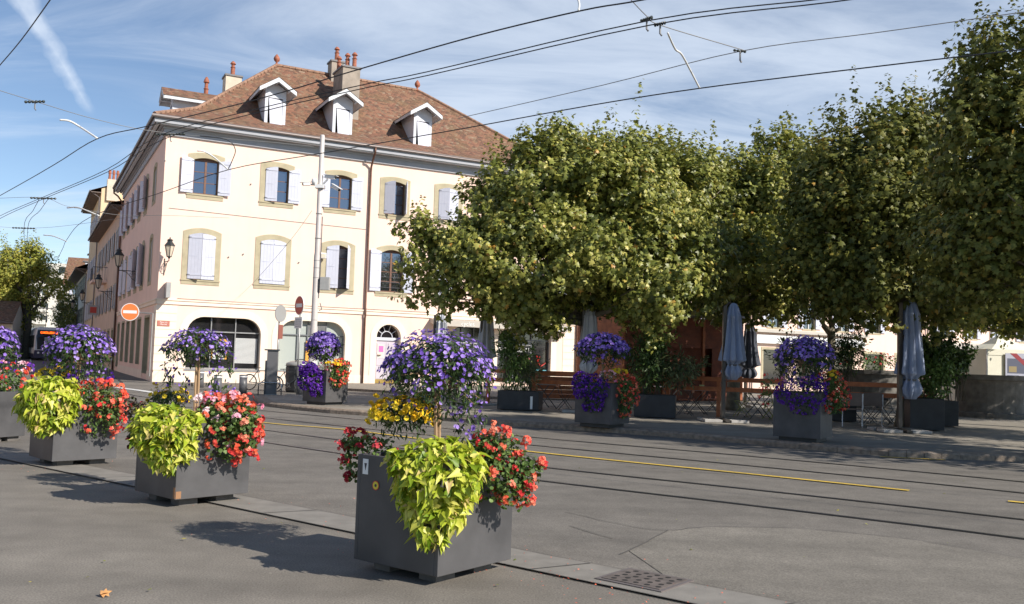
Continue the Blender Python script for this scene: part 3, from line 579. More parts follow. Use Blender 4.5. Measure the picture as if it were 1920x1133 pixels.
m.tube([(-OV-.09,22.3,12.60),(-OV-.09,-OV-.09,12.60),(LF+OV+.09,-OV-.09,12.60),(LF+OV+.09,12.8,12.60)],.085,8); m.build('gutter','gutter metal',B,smooth=False)
# downpipes
m=MB(); m.tube([(10.32,-.70,12.55),(10.32,-.68,12.25),(10.32,-.45,12.05),(10.32,-.12,11.6),(10.32,-.10,11.3),(10.32,-.10,4.1),(10.32,-.15,3.9),(10.32,-.15,3.65),(10.32,-.10,3.5),(10.32,-.10,0)],.055,10); m.build('downpipe','copper pipe',B,smooth=True)
m=MB(); m.tube([(-.70,22.0,12.55),(-.68,22.0,12.2),(-.4,22.0,12.0),(-.12,22.0,11.6),(-.12,22.0,0)],.06,8); m.build('downpipe','copper pipe',B,smooth=True)
m=MB(); m.tube([(23.42,-.1,12.2),(23.42,-.1,0)],.05,8); m.build('downpipe','copper pipe',B,smooth=True)
# roof: concave break near the eaves, UVs in metres
def roof_mesh(faces,name='roof',par=B,mt='roof tiles'):
    V=[];F=[];UV=[]
    for fc in faces:
        p=[Vector(v) for v in fc]; u=(p[1]-p[0]).normalized(); nrm=(p[1]-p[0]).cross(p[-1]-p[0]).normalized(); v=nrm.cross(u); b=len(V)
        V+=p; F.append(tuple(range(b,b+len(p)))); UV+=[((q-p[0]).dot(u)+fc[0][0]*0,(q-p[0]).dot(v)) for q in p]
    me=bpy.data.meshes.new(name); me.from_pydata([tuple(v) for v in V],[],F); uvl=me.uv_layers.new(name='UVMap')
    for i,q in enumerate(UV): uvl.data[i].uv=(q[0]+50,q[1]+50)
    me.materials.append(MATS[mt]); o=bpy.data.objects.new(name,me); COL.objects.link(o); o.parent=par; WM[o.name]=WM[par.name] if par else Matrix.Identity(4); return o
ZE=12.66; ZB=13.75; OB=1.55; e=OV+.03
A0=(-e,-e,ZE);B0=(LF+e,-e,ZE);C0=(LF+e,12.8,ZE);K0=(-e,22.3,ZE)
A1=(OB,OB,ZB);B1=(LF-OB,OB,ZB);C1=(LF-OB,12.8-OB-e,ZB);K1=(OB,22.3,ZB)
R1=(6.45,6.1,18.1);R2=(15.2,6.2,18.1);R3=(6.45,22.3,18.1)
I0=(13.2+e,12.8+e,ZE);M0=(13.2+e,22.3,ZE)
roof=roof_mesh([(A0,B0,B1,A1),(A1,B1,R2,R1),(K0,A0,A1,K1),(K1,A1,R1,R3),(B0,C0,C1,B1),(B1,C1,R2),(C1,C0,I0,R1,R2),(I0,M0,R3,R1)])
m=MB()
def hiptiles(a,b,r=.10):
    a=Vector(a);b=Vector(b);n=int((b-a).length/.36)
    for i in range(n):
        p=a.lerp(b,i/n); q=a.lerp(b,(i+1.12)/n); m.tube([p+Vector((0,0,.01)),q+Vector((0,0,.045))],[r*1.15,r*.85],7)
for a,b in ((A0,A1),(A1,R1),(B0,B1),(B1,R2),(R1,R2),(R1,R3)): hiptiles(a,b)
mat('hip tile',(.28,.165,.11),.85,var=.3,vs=5); m.build('hip_tiles','hip tile',roof)
for t,s in ((6.45,6.1),(15.2,6.2)):
    m=MB(); m.lathe((t,s,18.05),[(.10,0),(.11,.12),(.06,.16),(.05,.24),(.14,.32),(.18,.42),(.15,.54),(.07,.66),(.02,.72)],12,mod=lambda a,z:1+.05*math.cos(6*a)); m.build('finial','terracotta pot',roof,smooth=True)
# dormers
def dormer(cx,zb,T=None,deep=4.2,y0=.85):
    w=.52; ze=zb+1.62; za=zb+2.40
    m=MB(T); y=y0
    m.box(cx-w-.02,cx-w+.14,y,y+.05,zb,ze+.02); m.box(cx+w-.14,cx+w+.02,y,y+.05,zb,ze+.02); m.box(cx-w+.14,cx+w-.14,y,y+.05,zb+1.52,ze+.02)
    m.add([(cx-w-.02,y+.01,ze+.02),(cx+w+.02,y+.01,ze+.02),(cx+w+.02,y+.01,za-.42),(cx,y+.01,za-.08),(cx-w-.02,y+.01,za-.42)],[(0,1,2,3,4)])
    for sx_ in (-1,1): m.poly((cx+sx_*w,y+.02,zb-.3),(cx+sx_*w,y+deep,zb-.3),(cx+sx_*w,y+deep,za-.40),(cx+sx_*w,y+.02,za-.40))
    d_=m.build('dormer','dormer white',roof)
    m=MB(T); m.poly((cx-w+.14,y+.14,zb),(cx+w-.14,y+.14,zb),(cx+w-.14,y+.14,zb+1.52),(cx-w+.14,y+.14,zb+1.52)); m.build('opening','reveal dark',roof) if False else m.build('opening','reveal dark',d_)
    m=MB(T)
    m.poly((cx-w+.26,y-.06,zb+.12),(cx+w-.16,y-.10,zb+.08),(cx+w-.16,y+.03,zb+1.46),(cx-w+.18,y+.03,zb+1.50)); m.build('shutter',SP,d_)
    m=MB(T); m.box(cx-w-.1,cx+w+.1,y-.08,y,zb-.07,zb); m.build('sill','dormer white',d_)
    # pitched roof with bargeboards
    ow=w+.43; yo=y-.50; zo=za-.62
    rf=roof_mesh([tuple(T@Vector(v) if T is not None else v for v in fc) for fc in [((cx,yo,za+.06),(cx,y+deep,za+.06),(cx-ow,y+deep,zo+.06),(cx-ow,yo,zo+.06)),((cx,y+deep,za+.06),(cx,yo,za+.06),(cx+ow,yo,zo+.06),(cx+ow,y+deep,zo+.06))]],'dormer_roof',d_) if False else None
    m=MB(T)
    for sx_ in (-1,1):
        m.poly((cx,yo,za+.0),(cx,y+deep,za+.0),(cx+sx_*ow,y+deep,zo),(cx+sx_*ow,yo,zo))
        a=Vector((cx,yo-.02,za)); b=Vector((cx+sx_*ow,yo-.02,zo)); 
        m.add([(a.x,yo-.03,a.z+.09),(b.x,yo-.03,b.z+.09),(b.x,yo-.03,b.z-.12),(a.x,yo-.03,a.z-.14),(a.x,yo+.02,a.z+.09),(b.x,yo+.02,b.z+.09),(b.x,yo+.02,b.z-.12),(a.x,yo+.02,a.z-.14)],[(0,1,2,3),(4,5,6,7),(0,1,5,4),(3,2,6,7),(1,2,6,5)])
        m.add([(b.x,yo-.03,b.z+.09),(b.x,y+deep,b.z+.09),(b.x,y+deep,b.z-.10),(b.x,yo-.03,b.z-.10)],[(0,1,2,3)])
        m.tube([(cx+sx_*(w+.10),yo+.02,zo+.10),(cx+sx_*(w+.10),y+.1,zo+.10)],.045,6)
    m.tube([(cx,yo+.02,za-.14),(cx,y+.1,za-.14)],.045,6)
    m.build('bargeboard','cornice light',d_)
    fs=[]
    for sx_ in (-1,1):
        q=[(cx+sx_*(ow+.04),yo-.05,zo+.08),(cx+sx_*(ow+.04),y+deep,zo+.08),(cx,y+deep,za+.105),(cx,yo-.05,za+.105)]
        fs.append(tuple((T@Vector(v)) if T is not None else v for v in q))
    roof_mesh(fs,'dormer_roof',d_)
for cx in (5.33,8.93,13.55): dormer(cx,13.22)
dormer(6.0,13.3,SIDE)
# chimneys
def pot(m,x,y,z,h=.85):
    m.lathe((x,y,z),[(.15,0),(.13,.1),(.12,h*.62),(.155,h*.66),(.10,h*.7),(.10,h*.86),(.17,h*.9),(.13,h),(.05,h*1.1)],10)
def chim(t0,t1,s0,s1,z0,z1,mt,pots,par):
    m=MB(); m.box(t0,t1,s0,s1,z0,z1); c=m.build('chimney',mt,par); m=MB(); m.box(t0-.06,t1+.06,s0-.06,s1+.06,z1,z1+.10); m.build('cap','lead',c)
    m=MB()
    for x,y in pots: pot(m,x,y,z1+.1)
    m.build('pots','terracotta pot',c)
chim(9.35,10.35,2.6,4.4,14.2,17.62,'chimney render',[(9.55,4.1),(9.8,3.3),(10.1,2.95)],roof)
chim(9.55,10.3,5.6,6.4,16.8,18.8,'chimney render',[(9.95,6.0)],roof)
chim(3.99,4.9,8.0,9.0,15.2,17.62,'chimney cream',[(4.45,8.5)],roof)
m=MB(); pot(m,3.0,8.5,15.7,1.6); m.build('chimney_pot','terracotta pot',roof)
# fascia awning of the right shop
m=MB(); m.box(14.05,22.6,-.55,-.004,3.52,3.70) if False else None
m=MB(); m.add([(14.05,-.02,3.70),(22.6,-.02,3.70),(22.6,-.75,3.62),(14.05,-.75,3.62),(14.05,-.02,3.50),(22.6,-.02,3.50),(22.6,-.75,3.30),(14.05,-.75,3.30)],[(0,1,2,3),(4,5,6,7),(3,2,6,7),(0,3,7,4),(1,2,6,5)]); a_=m.build('awning','awning grey',B)
text('awning_lettering','cycles',.34,'sign white',a_,(16.0,-.76,3.46),UPR,.003)
# street name plaque, redbox, cables
m=MB(); m.box(.06,.62,-.05,-.024,2.66,2.92); pq=m.build('street_plaque','plaque',B); text('plaque_lettering','Place du\nMarché',.10,'sign white',pq,(.34,-.053,2.79),UPR,.002)
m=MB(); m.box(.30,.50,-.75,-.03,4.0,4.72); m.build('sign_box','box grey',B); m=MB(); m.box(.502,.506,-.68,-.1,4.08,4.64); m.build('sign_face','plaque',B)
m=MB(); m.tube([(.9,-.03,4.02),(5,-.03,4.0),(10,-.03,4.02),(14,-.03,4.03)],.012,5); m.tube([(.3,-.02,8.35),(6,-.02,8.28),(10.2,-.02,8.24)],.010,5); m.build('wall_cable','wire grey',B)
m=MB()
for x,z in ((4.1,9.95),(13.0,9.95),(13.6,9.9),(3.2,6.2),(3.9,6.4),(6.7,6.2),(-.0,10.6)): m.tube([(x,-.06,z),(x,0,z)],.035,6)
m.build('wall_eyelet','shutter iron',B)
# ================================================================ TREES
def shoots(ells,n,per,ln,sz,up=.55,seed=0,shell=.55,bottom=None,tmpl=None,noise_cut=.0):
    """leafy shoots growing outward from a union of ellipsoids; returns arrays"""
    g=np.random.default_rng(seed); vol=np.array([abs(e[3]*e[4]*e[5])**.8 for e in ells]); cnt=g.choice(len(ells),n,p=vol/vol.sum()); E=np.array(ells,float)[cnt]
    u=g.normal(size=(n,3)); u/=np.linalg.norm(u,axis=1,keepdims=True); rad=shell+(1-shell)*g.random(n)**.8; rad=np.where(g.random(n)<.14,rad*g.uniform(1.,1.22,n),rad)
    P=E[:,:3]+u*E[:,3:6]*rad[:,None]
    # shoots bunch together in leafy masses with gaps between
    k=np.sin(P[:,0]*1.7+seed)*np.sin(P[:,2]*2.3+.7*seed+.8*np.sin(P[:,0]*.9))+.5*np.sin(P[:,1]*2.1+P[:,0]*1.1); keep=k>noise_cut-.35*g.random(n); P=P[keep];u=u[keep];rad=rad[keep]; n=len(P)
    out=u*np.array([1,1,.7])+np.array([0,0,up])+g.normal(size=(n,3))*.28; out/=np.linalg.norm(out,axis=1,keepdims=True)
    Ls=ln*g.uniform(.5,1.25,n); t=g.random((n,per)); pos=P[:,None,:]+out[:,None,:]*(t*Ls[:,None])[:,:,None]
    off=g.normal(size=(n,per,3)); off/=np.linalg.norm(off,axis=2,keepdims=True); w=(.9-.55*t)[:,:,None]*sz*1.5
    pos=pos+off*w; pos[:,:,2]-=(t*0+.0)
    nrm=off*.6+np.array([0,-.12,.40])+u[:,None,:]*.5+g.normal(size=(n,per,3))*.45; tip=off+out[:,None,:]*.4-np.array([0,0,.35])
    s=sz*g.uniform(.6,1.25,(n,per))*(1.12-.5*t); tint=np.clip(g.normal(.42,.17,(n,per))+(g.random((n,1))-.5)*.35+.12*t,0,1)
    return pos.reshape(-1,3),nrm.reshape(-1,3),tip.reshape(-1,3),s.ravel(),tint.ravel()
def limb(m,a,b,r0_,r1_,wig=.25,n=6):
    a=Vector(a);b=Vector(b);pts=[];rs=[]
    for i in range(n+1):
        t=i/n; p=a.lerp(b,t); k=math.sin(math.pi*t)*wig; pts.append(p+Vector((random.uniform(-k,k),random.uniform(-k,k),k*.3))); rs.append(r0_*(1-t)+r1_*t)
    m.tube(pts,rs,8); return pts
def tree(name,base,trunk_h,r,ells,n,per,ln,sz,mt,label,tm=T_PLANE,seed=1,bark='bark plane',group=None,up=.55,shell=.55,lean=(0,0),cut=-.1,cat='tree'):
    root=empty(name,base,label=label,cat=cat,group=group); b=Vector(base); top=b+Vector((lean[0],lean[1],trunk_h))
    m=MB(); pts=[b-Vector((0,0,.05)),b+Vector((lean[0]*.1,0,.15)),b+Vector((lean[0]*.2,lean[1]*.2,.5)),b.lerp(top,.6)+Vector((.05,.03,0)),top]; m.tube(pts,[r*1.5,r*1.2,r,r*.9,r*.95],10)
    for e in ells:
        c=Vector(e[:3]); k=b+(top-b)*random.uniform(.85,1); 
        q=limb(m,k,c-Vector((0,0,e[5]*.2)),r*.5,r*.16,.3)
        for _ in range(5):
            d=Vector((random.uniform(-.8,.8)*e[3],random.uniform(-.8,.8)*e[4],random.uniform(-.4,.8)*e[5])); limb(m,q[random.choice((3,4,5,6))],c+d,r*.17,r*.04,.2,4)
    m.build('trunk',bark,root,world=True,smooth=True)
    P,N_,T_,s,t=shoots(ells,n,per,ln,sz,up,seed,shell,noise_cut=cut)
    P2,N2,T2,s2,t2=shoots([(e[0],e[1],e[2],e[3]*.9,e[4]*.9,e[5]*.9) for e in ells],n//4,per,ln,sz,up,seed+50,.15)
    top=[]; g=np.random.default_rng(seed+9); E=[q for q in ells if q[2]>=np.mean([w[2] for w in ells])-.3]
    A=[];
    for q in E:
        k=int(q[3]*q[4]*6)+8
        for _ in range(k):
            a=g.uniform(0,6.28); rr=g.random()**.5*.92; x=q[0]+q[3]*rr*math.cos(a); y=q[1]+q[4]*rr*math.sin(a); z=q[2]+q[5]*math.sqrt(1-rr*rr)*.95
            h=g.uniform(.5,1.4)*ln*(1.7 if g.random()<.2 else 1.); nn=int(16*h/ln)+5; t_=g.random(nn)[:,None]; d_=np.array([g.normal()*.16,g.normal()*.16,1.])
            o_=g.normal(size=(nn,3)); o_/=np.linalg.norm(o_,axis=1,keepdims=True); A.append((np.array([x,y,z-.1])+d_*h*t_+o_*sz*(.85-.6*t_),o_*.5+[0,0,.8]+g.normal(size=(nn,3))*.3,o_+[0,0,-.2],sz*(1.05-.55*t_[:,0])*g.uniform(.7,1.2,nn)))
    if A: P=np.vstack([P]+[a[0] for a in A]);N_=np.vstack([N_]+[a[1] for a in A]);T_=np.vstack([T_]+[a[2] for a in A]);ns=sum(len(a[3]) for a in A);s=np.concatenate([s]+[a[3] for a in A]);t=np.concatenate([t,np.clip(g.normal(.5,.18,ns),0,1)])
    scatter('crown',tm,np.vstack([P,P2]),np.vstack([N_,N2]),np.vstack([T_,T2]),np.concatenate([s,s2]),mt,root,np.concatenate([t,t2])); return root
def ell(px,py,Y,rx,rz,ry=None):      # ellipsoid given where it stands at depth Y, radii in metres
    p=D(px,py,Y); return (p.x,p.y,p.z,rx,ry or rx,rz)
def lod(n): return n
PG='plane trees of the market square'
tA=G(1094,772,.12); YA=tA.y
tree('plane_tree',tA,2.9,.20,[ell(1080,385,YA,2.9,1.65,2.6),ell(960,425,YA,1.9,1.6),ell(1190,390,YA+.6,2.2,1.8),ell(1010,500,YA-.8,2.4,1.35),ell(1180,490,YA-1.5,2.2,1.4),ell(905,520,YA-.6,1.5,1.1),ell(820,490,YA-.8,1.05,.75),ell(860,560,YA-1,.9,.6),ell(950,585,YA-.5,1.1,.55),ell(1010,600,YA-.8,.75,.55),ell(1235,545,YA-2.5,1.3,1.0),ell(1270,400,YA+.5,1.6,1.6),ell(1260,480,YA-.5,1.5,1.4),ell(1040,312,YA,1.3,.9),ell(1180,322,YA+.3,1.4,.9),ell(790,450,YA-.6,.6,.45)],3600,28,.78,.175,'leaf plane','plane tree whose broad crown covers the right end of the corner building',seed=1,group=PG,cut=.08)
tB=G(1345,762,.12)
tree('plane_tree',(D(1374,762,31).x,31,.12),3.1,.22,[ell(1380,480,34.5,2.3,1.6),ell(1290,470,35.5,2.6,1.5),ell(1310,410,31,2.7,1.7),ell(1400,420,30.5,2.2,2.0),ell(1260,380,31.5,2.0,1.6),ell(1340,510,29.5,2.6,1.3),ell(1440,500,30,2.0,1.5),ell(1460,370,31,1.8,1.6),ell(1530,400,31,2.0,1.9),ell(1460,300,31,.9,.8),ell(1400,560,29.5,1.6,.8),ell(1270,565,28.5,1.4,.7)],2900,26,.85,.185,'leaf plane','plane tree whose sunlit crown rises behind the tall closed umbrella right of the wooden hut',seed=2,group=PG,cut=.06)  # first two crown masses, unseen at the rear, are added to shade the hut
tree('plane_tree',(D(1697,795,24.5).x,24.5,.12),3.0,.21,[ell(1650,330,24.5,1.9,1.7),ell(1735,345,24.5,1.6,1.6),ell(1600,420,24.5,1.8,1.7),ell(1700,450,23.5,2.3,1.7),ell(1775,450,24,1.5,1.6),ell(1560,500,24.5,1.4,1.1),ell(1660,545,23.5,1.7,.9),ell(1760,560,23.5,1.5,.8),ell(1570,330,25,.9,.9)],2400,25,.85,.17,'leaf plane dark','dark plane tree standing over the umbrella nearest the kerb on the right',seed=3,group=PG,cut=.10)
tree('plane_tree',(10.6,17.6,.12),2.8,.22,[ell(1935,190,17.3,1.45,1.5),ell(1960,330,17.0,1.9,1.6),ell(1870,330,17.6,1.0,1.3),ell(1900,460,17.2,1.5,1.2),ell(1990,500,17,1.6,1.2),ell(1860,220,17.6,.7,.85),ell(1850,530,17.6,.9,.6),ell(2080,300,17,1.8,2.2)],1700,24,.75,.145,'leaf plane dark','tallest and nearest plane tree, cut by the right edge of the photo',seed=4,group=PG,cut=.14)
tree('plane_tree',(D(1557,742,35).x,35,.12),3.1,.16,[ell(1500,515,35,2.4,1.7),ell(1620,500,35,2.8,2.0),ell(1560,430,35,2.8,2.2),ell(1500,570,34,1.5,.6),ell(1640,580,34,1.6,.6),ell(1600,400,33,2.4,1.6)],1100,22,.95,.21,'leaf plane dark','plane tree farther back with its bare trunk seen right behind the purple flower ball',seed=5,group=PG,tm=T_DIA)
tree('plane_tree',(D(1985,700,38).x,38,.12),2.6,.2,[ell(1850,588,37.5,2.0,.8),ell(1915,572,37,2.0,.8),ell(1780,595,38,1.4,.8),ell(1850,520,38,3,2.2)],520,24,.9,.24,'leaf yellowish','plane tree with low yellow-green lit foliage above the white tent',seed=6,group=PG,tm=T_DIA,cut=-.3)
# neighbours of the row, just outside the frame on the sun side; they throw the shade on the right of the terrace
for i,(x,y) in enumerate(((14.2,14.6),(17.2,19.5),(15.8,25.5),(21.6,28.6))):
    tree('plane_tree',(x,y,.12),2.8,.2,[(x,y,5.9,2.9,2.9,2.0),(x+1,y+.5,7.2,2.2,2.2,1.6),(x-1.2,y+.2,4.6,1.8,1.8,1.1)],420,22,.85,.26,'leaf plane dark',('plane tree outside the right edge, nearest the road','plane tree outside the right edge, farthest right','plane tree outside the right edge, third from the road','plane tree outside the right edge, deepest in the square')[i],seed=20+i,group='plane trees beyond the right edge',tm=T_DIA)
# ================================================================ FLOWER PLANTERS
def pxs(Y): return Y/FPX
def blob(px,py,Y,wpx,hpx,dr=None):   # ellipsoid (centre, radii) of a mass seen wpx x hpx at depth Y
    p=D(px,py,Y); return np.array(p),np.array([wpx/2*Y/FPX,(dr or wpx/2*Y/FPX),hpx/2*Y/FPX])
def mass(c,r,n,up=.15,shell=.7,ltip='droop'):
    u=sph(n); u[:,2]=np.where(rng.random(n)<up,np.abs(u[:,2]),u[:,2]); k=shell+(1-shell)*rng.random(n)**.6
    P=c+u*r*k[:,None]; N_=u/r; N_/=np.linalg.norm(N_,axis=1,keepdims=True); return P,N_,u
def leaves(name,c,r,n,sz,tm,mt,par,up=.2,shell=.6,rough=.5,lab=None,upn=.35):
    P,N_,u=mass(c,r,n,up,shell); nn=N_+rng.normal(size=(n,3))*rough+np.array([0,0,upn]); tip=u*.6+np.array([0,0,-.6])+rng.normal(size=(n,3))*.45
    return P,nn,tip,sz*rng.uniform(.55,1.2,n)
def join(a): return [np.concatenate([q[i] for q in a]) for i in range(4)]
def blooms(c,r,n,sz,lo=-.5,rough=.35,face=None):
    u=sph(n*3); u=u[u[:,2]>lo][:n]; w=rng.uniform(.93,1.12,len(u)); P=c+u*r*w[:,None]; N_=u/r; N_/=np.linalg.norm(N_,axis=1,keepdims=True)
    nn=N_+rng.normal(size=P.shape)*rough+np.array([0,0,.25]); return P,nn,rng.normal(size=P.shape),sz*rng.uniform(.7,1.25,len(P))
def umb(c,r,n,sz,par_pts=None): 
    a=blooms(c,r,n,sz,-.6,.3); return a
def standard(par,px,py,Y,w,h,base,nl,nf,fs,ls,bl='bloom purple',hang=(),dens_top=True,tm=T_POT,sparse=False):
    c,r=blob(px,py,Y,w,h); st=empty_part=None
    m=MB(); b=Vector(base); t=Vector(c)
    for k in range(3):
        o=Vector((.012*math.cos(k*2.1),.012*math.sin(k*2.1),0)); m.tube([b+o,b.lerp(t,.5)+o*1.6,t+o],[.016,.014,.012],6)
    for _ in range(26):
        q=sph(1)[0]; m.tube([t-Vector((0,0,r[2]*.3)),t+Vector(tuple(q*r*.45))+Vector((0,0,.02)),t+Vector(tuple(q*r*.95))],[.008,.005,.003],4)
    st=m.build('nightshade_standard','stem pale',par,world=True)
    L=[leaves('',c,r,nl,ls,T_LONG,'',st,.35,.45,.6)]
    F=[blooms(c,r*1.0,int(nf*.75),fs,.05)]
    F.append(blooms(c,r*.97,nf//4,fs*.95,-.85))
    # clumps break up the outline
    for _ in range(16):
        q=sph(1)[0]; q[2]=abs(q[2])*1.1-.35; cc=c+q*r*.93; rr=r*rng.uniform(.14,.34); cc=c+(cc-c)*rng.uniform(.92,1.14)
        L.append(leaves('',cc,rr,max(8,nl//26),ls,T_LONG,'',st,.3,.2,.7)); F.append(blooms(cc,rr,max(3,nf//20),fs,-.2))
    for (hx,hy,hl) in hang:
        p0=np.array(D(hx,hy,Y)); n=int(hl*70)+6; tt=rng.random(n)[:,None]; P=p0+tt*np.array([0,0,-hl])+rng.normal(size=(n,3))*.035*(1.2-tt); L.append((P,rng.normal(size=(n,3))+[0,-.5,.4],rng.normal(size=(n,3))*.4+[0,0,-1],ls*rng.uniform(.7,1.3,n)))
        n=int(hl*26)+2; tt=rng.random(n)[:,None]; P=p0+tt*np.array([0,0,-hl])+rng.normal(size=(n,3))*.05; F.append((P,rng.normal(size=(n,3))*.5+[.3,-.8,.2],rng.normal(size=(n,3)),fs*rng.uniform(.7,1.2,n)))
    a=join(L); scatter('foliage',T_LONG if sparse is False else T_LONG,a[0],a[1],a[2],a[3]*1.5,'leaf deep',st)
    a=join(F); scatter('blossoms',tm,a[0],a[1],a[2],a[3],bl,st); return st
def lime(par,px,py,Y,w,h,n,sz,drops=()):
    c,r=blob(px,py,Y,w,h,None); r[1]*=.8; n=int(n*1.25); sz*=.9; L=[leaves('',c,r*.93,n,sz,T_HEART,'',par,.3,.68,.62,upn=.5)]
    for _ in range(16):
        q=sph(1)[0]; q[2]=q[2]*.9; cc=c+q*r*.92; L.append(leaves('',cc,r*rng.uniform(.14,.26),max(8,n//34),sz,T_HEART,'',par,.3,.2,.8,upn=.5))
    for (dx,dy,dw,dh) in drops:
        c2,r2=blob(dx,dy,Y-.03,dw,dh); L.append(leaves('',c2,r2*[1,.6,1],int(n*dw*dh/(w*h)*1.2)+12,sz,T_HEART,'',par,.3,.5,.45,upn=.5))
    a=join(L); zz_=np.clip((c[2]-a[0][:,2])/r[2],-.6,1.6); f_x=1-.22*zz_; a[0][:,0]=c[0]+(a[0][:,0]-c[0])*f_x+rng.normal()*.01*zz_; n_=len(a[0]); tip=a[2]+np.array([.1,-.3,-.1])+rng.normal(size=(n_,3))*.45; o=scatter('sweet_potato_vine',T_HEART,a[0],a[1]+[.2,-.25,.1],tip,a[3]*1.05,'leaf lime',par,label='bright lime green trailing leaves'); return o
def geranium(par,blobs,Y,nl,nu,ls,us,mts,lm='leaf green',name='geranium',far=False,label=None,stems=True,sprigs=()):
    L=[];tot=sum(b[2]*b[3] for b in blobs); B_=[]
    for px,py,w,h in blobs:
        c,r=blob(px,py,Y,w,h); r[1]*=.8; L.append(leaves('',c,r,int(nl*w*h/tot)+4,ls,T_ROUND,'',par,.3,.35,.7,upn=.5)); B_.append((c,r,int(nu*w*h/tot)+1))
    a=join(L); tm=T_ROUND if not far else T_DIA
    g_=scatter(name,tm,a[0],a[1],a[2],a[3],lm,par,label=label)
    Fs=[blooms(c,r*1.06,k,us,-.75,.3) for c,r,k in B_]
    if stems:
        m=MB(); 
        for c,r,k in B_:
            q=Fs[B_.index((c,r,k))] if False else None
        for (c,r,k),fl in zip(B_,Fs):
            for i in range(min(len(fl[0]),40)):
                p=fl[0][i]; m.tube([tuple(c+(p-c)*.5),tuple(c+(p-c)*.8+[0,0,.01]),tuple(p)],.0022 if Y<12 else .003,3,cap=False)
    for (sx_,sy_) in sprigs:
        p=np.array(D(sx_,sy_,Y)); c=B_[0][0] if len(B_)==1 else min(B_,key=lambda b:np.linalg.norm(b[0]-p))[0]
        Fs.append((p[None]+rng.normal(size=(3,3))*.02,rng.normal(size=(3,3))*.3+[0.2,-.5,.5],rng.normal(size=(3,3)),us*rng.uniform(.8,1.1,3)))
        if stems: m.tube([tuple(c+(p-c)*.35),tuple(c+(p-c)*.7+[0,0,.05]),tuple(p)],.0025,3,cap=False)
        k=7; t_=rng.uniform(.5,.95,(k,1)); Q=c+(p-c)*t_+rng.normal(size=(k,3))*.015
        scatter('sprig',tm,Q,rng.normal(size=(k,3))+[0,0,.8],rng.normal(size=(k,3)),ls*rng.uniform(.6,1.,k),lm,g_)
    if stems: m.build('stems','green stem',g_,world=True)
    al=join(Fs); idx=rng.integers(0,len(mts),len(al[0]))
    for i,mt in enumerate(mts):
        s_=idx==i
        if s_.any(): scatter('blossoms',T_UMBEL if not far else T_UMBELF,al[0][s_],al[1][s_],al[2][s_],al[3][s_],mt,g_)
    return g_
def daisies(par,px,py,Y,w,h,n,fs,gl,extra=(),name='marguerite'):
    c,r=blob(px,py,Y,w,h); a=leaves('',c-np.array([0,0,r[2]*.35]),r*[1,.8,1],gl,.045,T_LONG,'',par,.4,.3,.8); g_=scatter(name,T_LONG,a[0],a[1],a[2],a[3]*1.3,'leaf deep',par)
    F=[blooms(c,r,n,fs,-.3,.4)]
    for (ex,ey) in extra: F.append((np.array(D(ex,ey,Y))[None]+rng.normal(size=(2,3))*.01,np.array([[.2,-.6,.6],[.4,-.3,.8]]),rng.normal(size=(2,3)),np.array([fs,fs])))
    b=join(F); scatter('blossoms',T_DAISY,b[0],b[1]+[.2,-.5,.3],b[2],b[3],'bloom yellow',g_)
    m=MB()
    for p in b[0][:60]: m.tube([tuple(c-[0,0,r[2]*.8]+(p-c)*.4),tuple(p)],.002,3,cap=False)
    m.build('stems','green stem',g_,world=True); return g_
def planter(pl,pm,prr,z0,h,label,group,side=None,feet=True):
    """box from the three visible bottom corners (left, near, right) in pixels, its underside at height z0"""
    b=G(*pm,z0)
    def prx(P):
        v=P-Vector((0,0,CH)); return 960+FPX*v.dot(r_)/v.dot(f_)
    def err(q):
        az,s1=q; e1=Vector((math.cos(az+math.pi/2),math.sin(az+math.pi/2),0)); e2=Vector((math.cos(az),math.sin(az),0)); return np.array([prx(b+e1*s1)-pl[0],prx(b+e2*s1)-prr[0]])
    q=np.array([R(48),1.]); 
    for _ in range(30):
        e0=err(q); J=np.stack([(err(q+d)-e0)/1e-4 for d in (np.array([1e-4,0]),np.array([0,1e-4]))],1); q=q-np.clip(np.linalg.solve(J,e0),-.2,.2)
    az,s1=float(q[0]),float(q[1]); e1=Vector((math.cos(az+math.pi/2),math.sin(az+math.pi/2),0)); e2=Vector((math.cos(az),math.sin(az),0)); cen=b+(e1+e2)*s1/2; cen.z=0
    print('PLANTER',pm,'az',round(math.degrees(az),1),'side',round(s1,2),'near',round(b.y,2))
    base=Vector((cen.x,cen.y,z0-.08)); root=empty('flower_planter',base,0,label=label,cat='planter',group=group)
    MR=Matrix.Translation(base)@Matrix.Rotation(az,4,'Z'); hs=s1/2; m=MB(MR); zb=.08; zt=.08+h; t=.035
    for q in ((-hs,hs,-hs,-hs+t),(-hs,hs,hs-t,hs),(-hs,-hs+t,-hs+t,hs-t),(hs-t,hs,-hs+t,hs-t)): m.box(*q,zb,zt)
    m.box(-hs+t,hs-t,-hs+t,hs-t,zb,zb+.03); m.build('box','planter grey',root,world=True,bevel=.004)
    m=MB(MR); m.box(-hs+t,hs-t,-hs+t,hs-t,zb+.2,zt-.06); m.build('soil','soil',root,world=True)
    if feet:
        for x,y in ((-1,-1),(1,-1),(-1,1),(1,1)):
            m=MB(MR); m.box(x*hs*.5-.1,x*hs*.5+.1,y*hs*.55-.08,y*hs*.55+.08,0,zb); m.build('foot','block',root,world=True)
    else:
        m=MB(MR); m.box(-hs*.8,hs*.8,-hs*.8,hs*.8,0,zb); m.build('plinth','bin',root,world=True)
    return root,MR,hs,zt,cen
FG='big grey flower planters along the near pavement'; TG='grey flower planters along the terrace kerb'
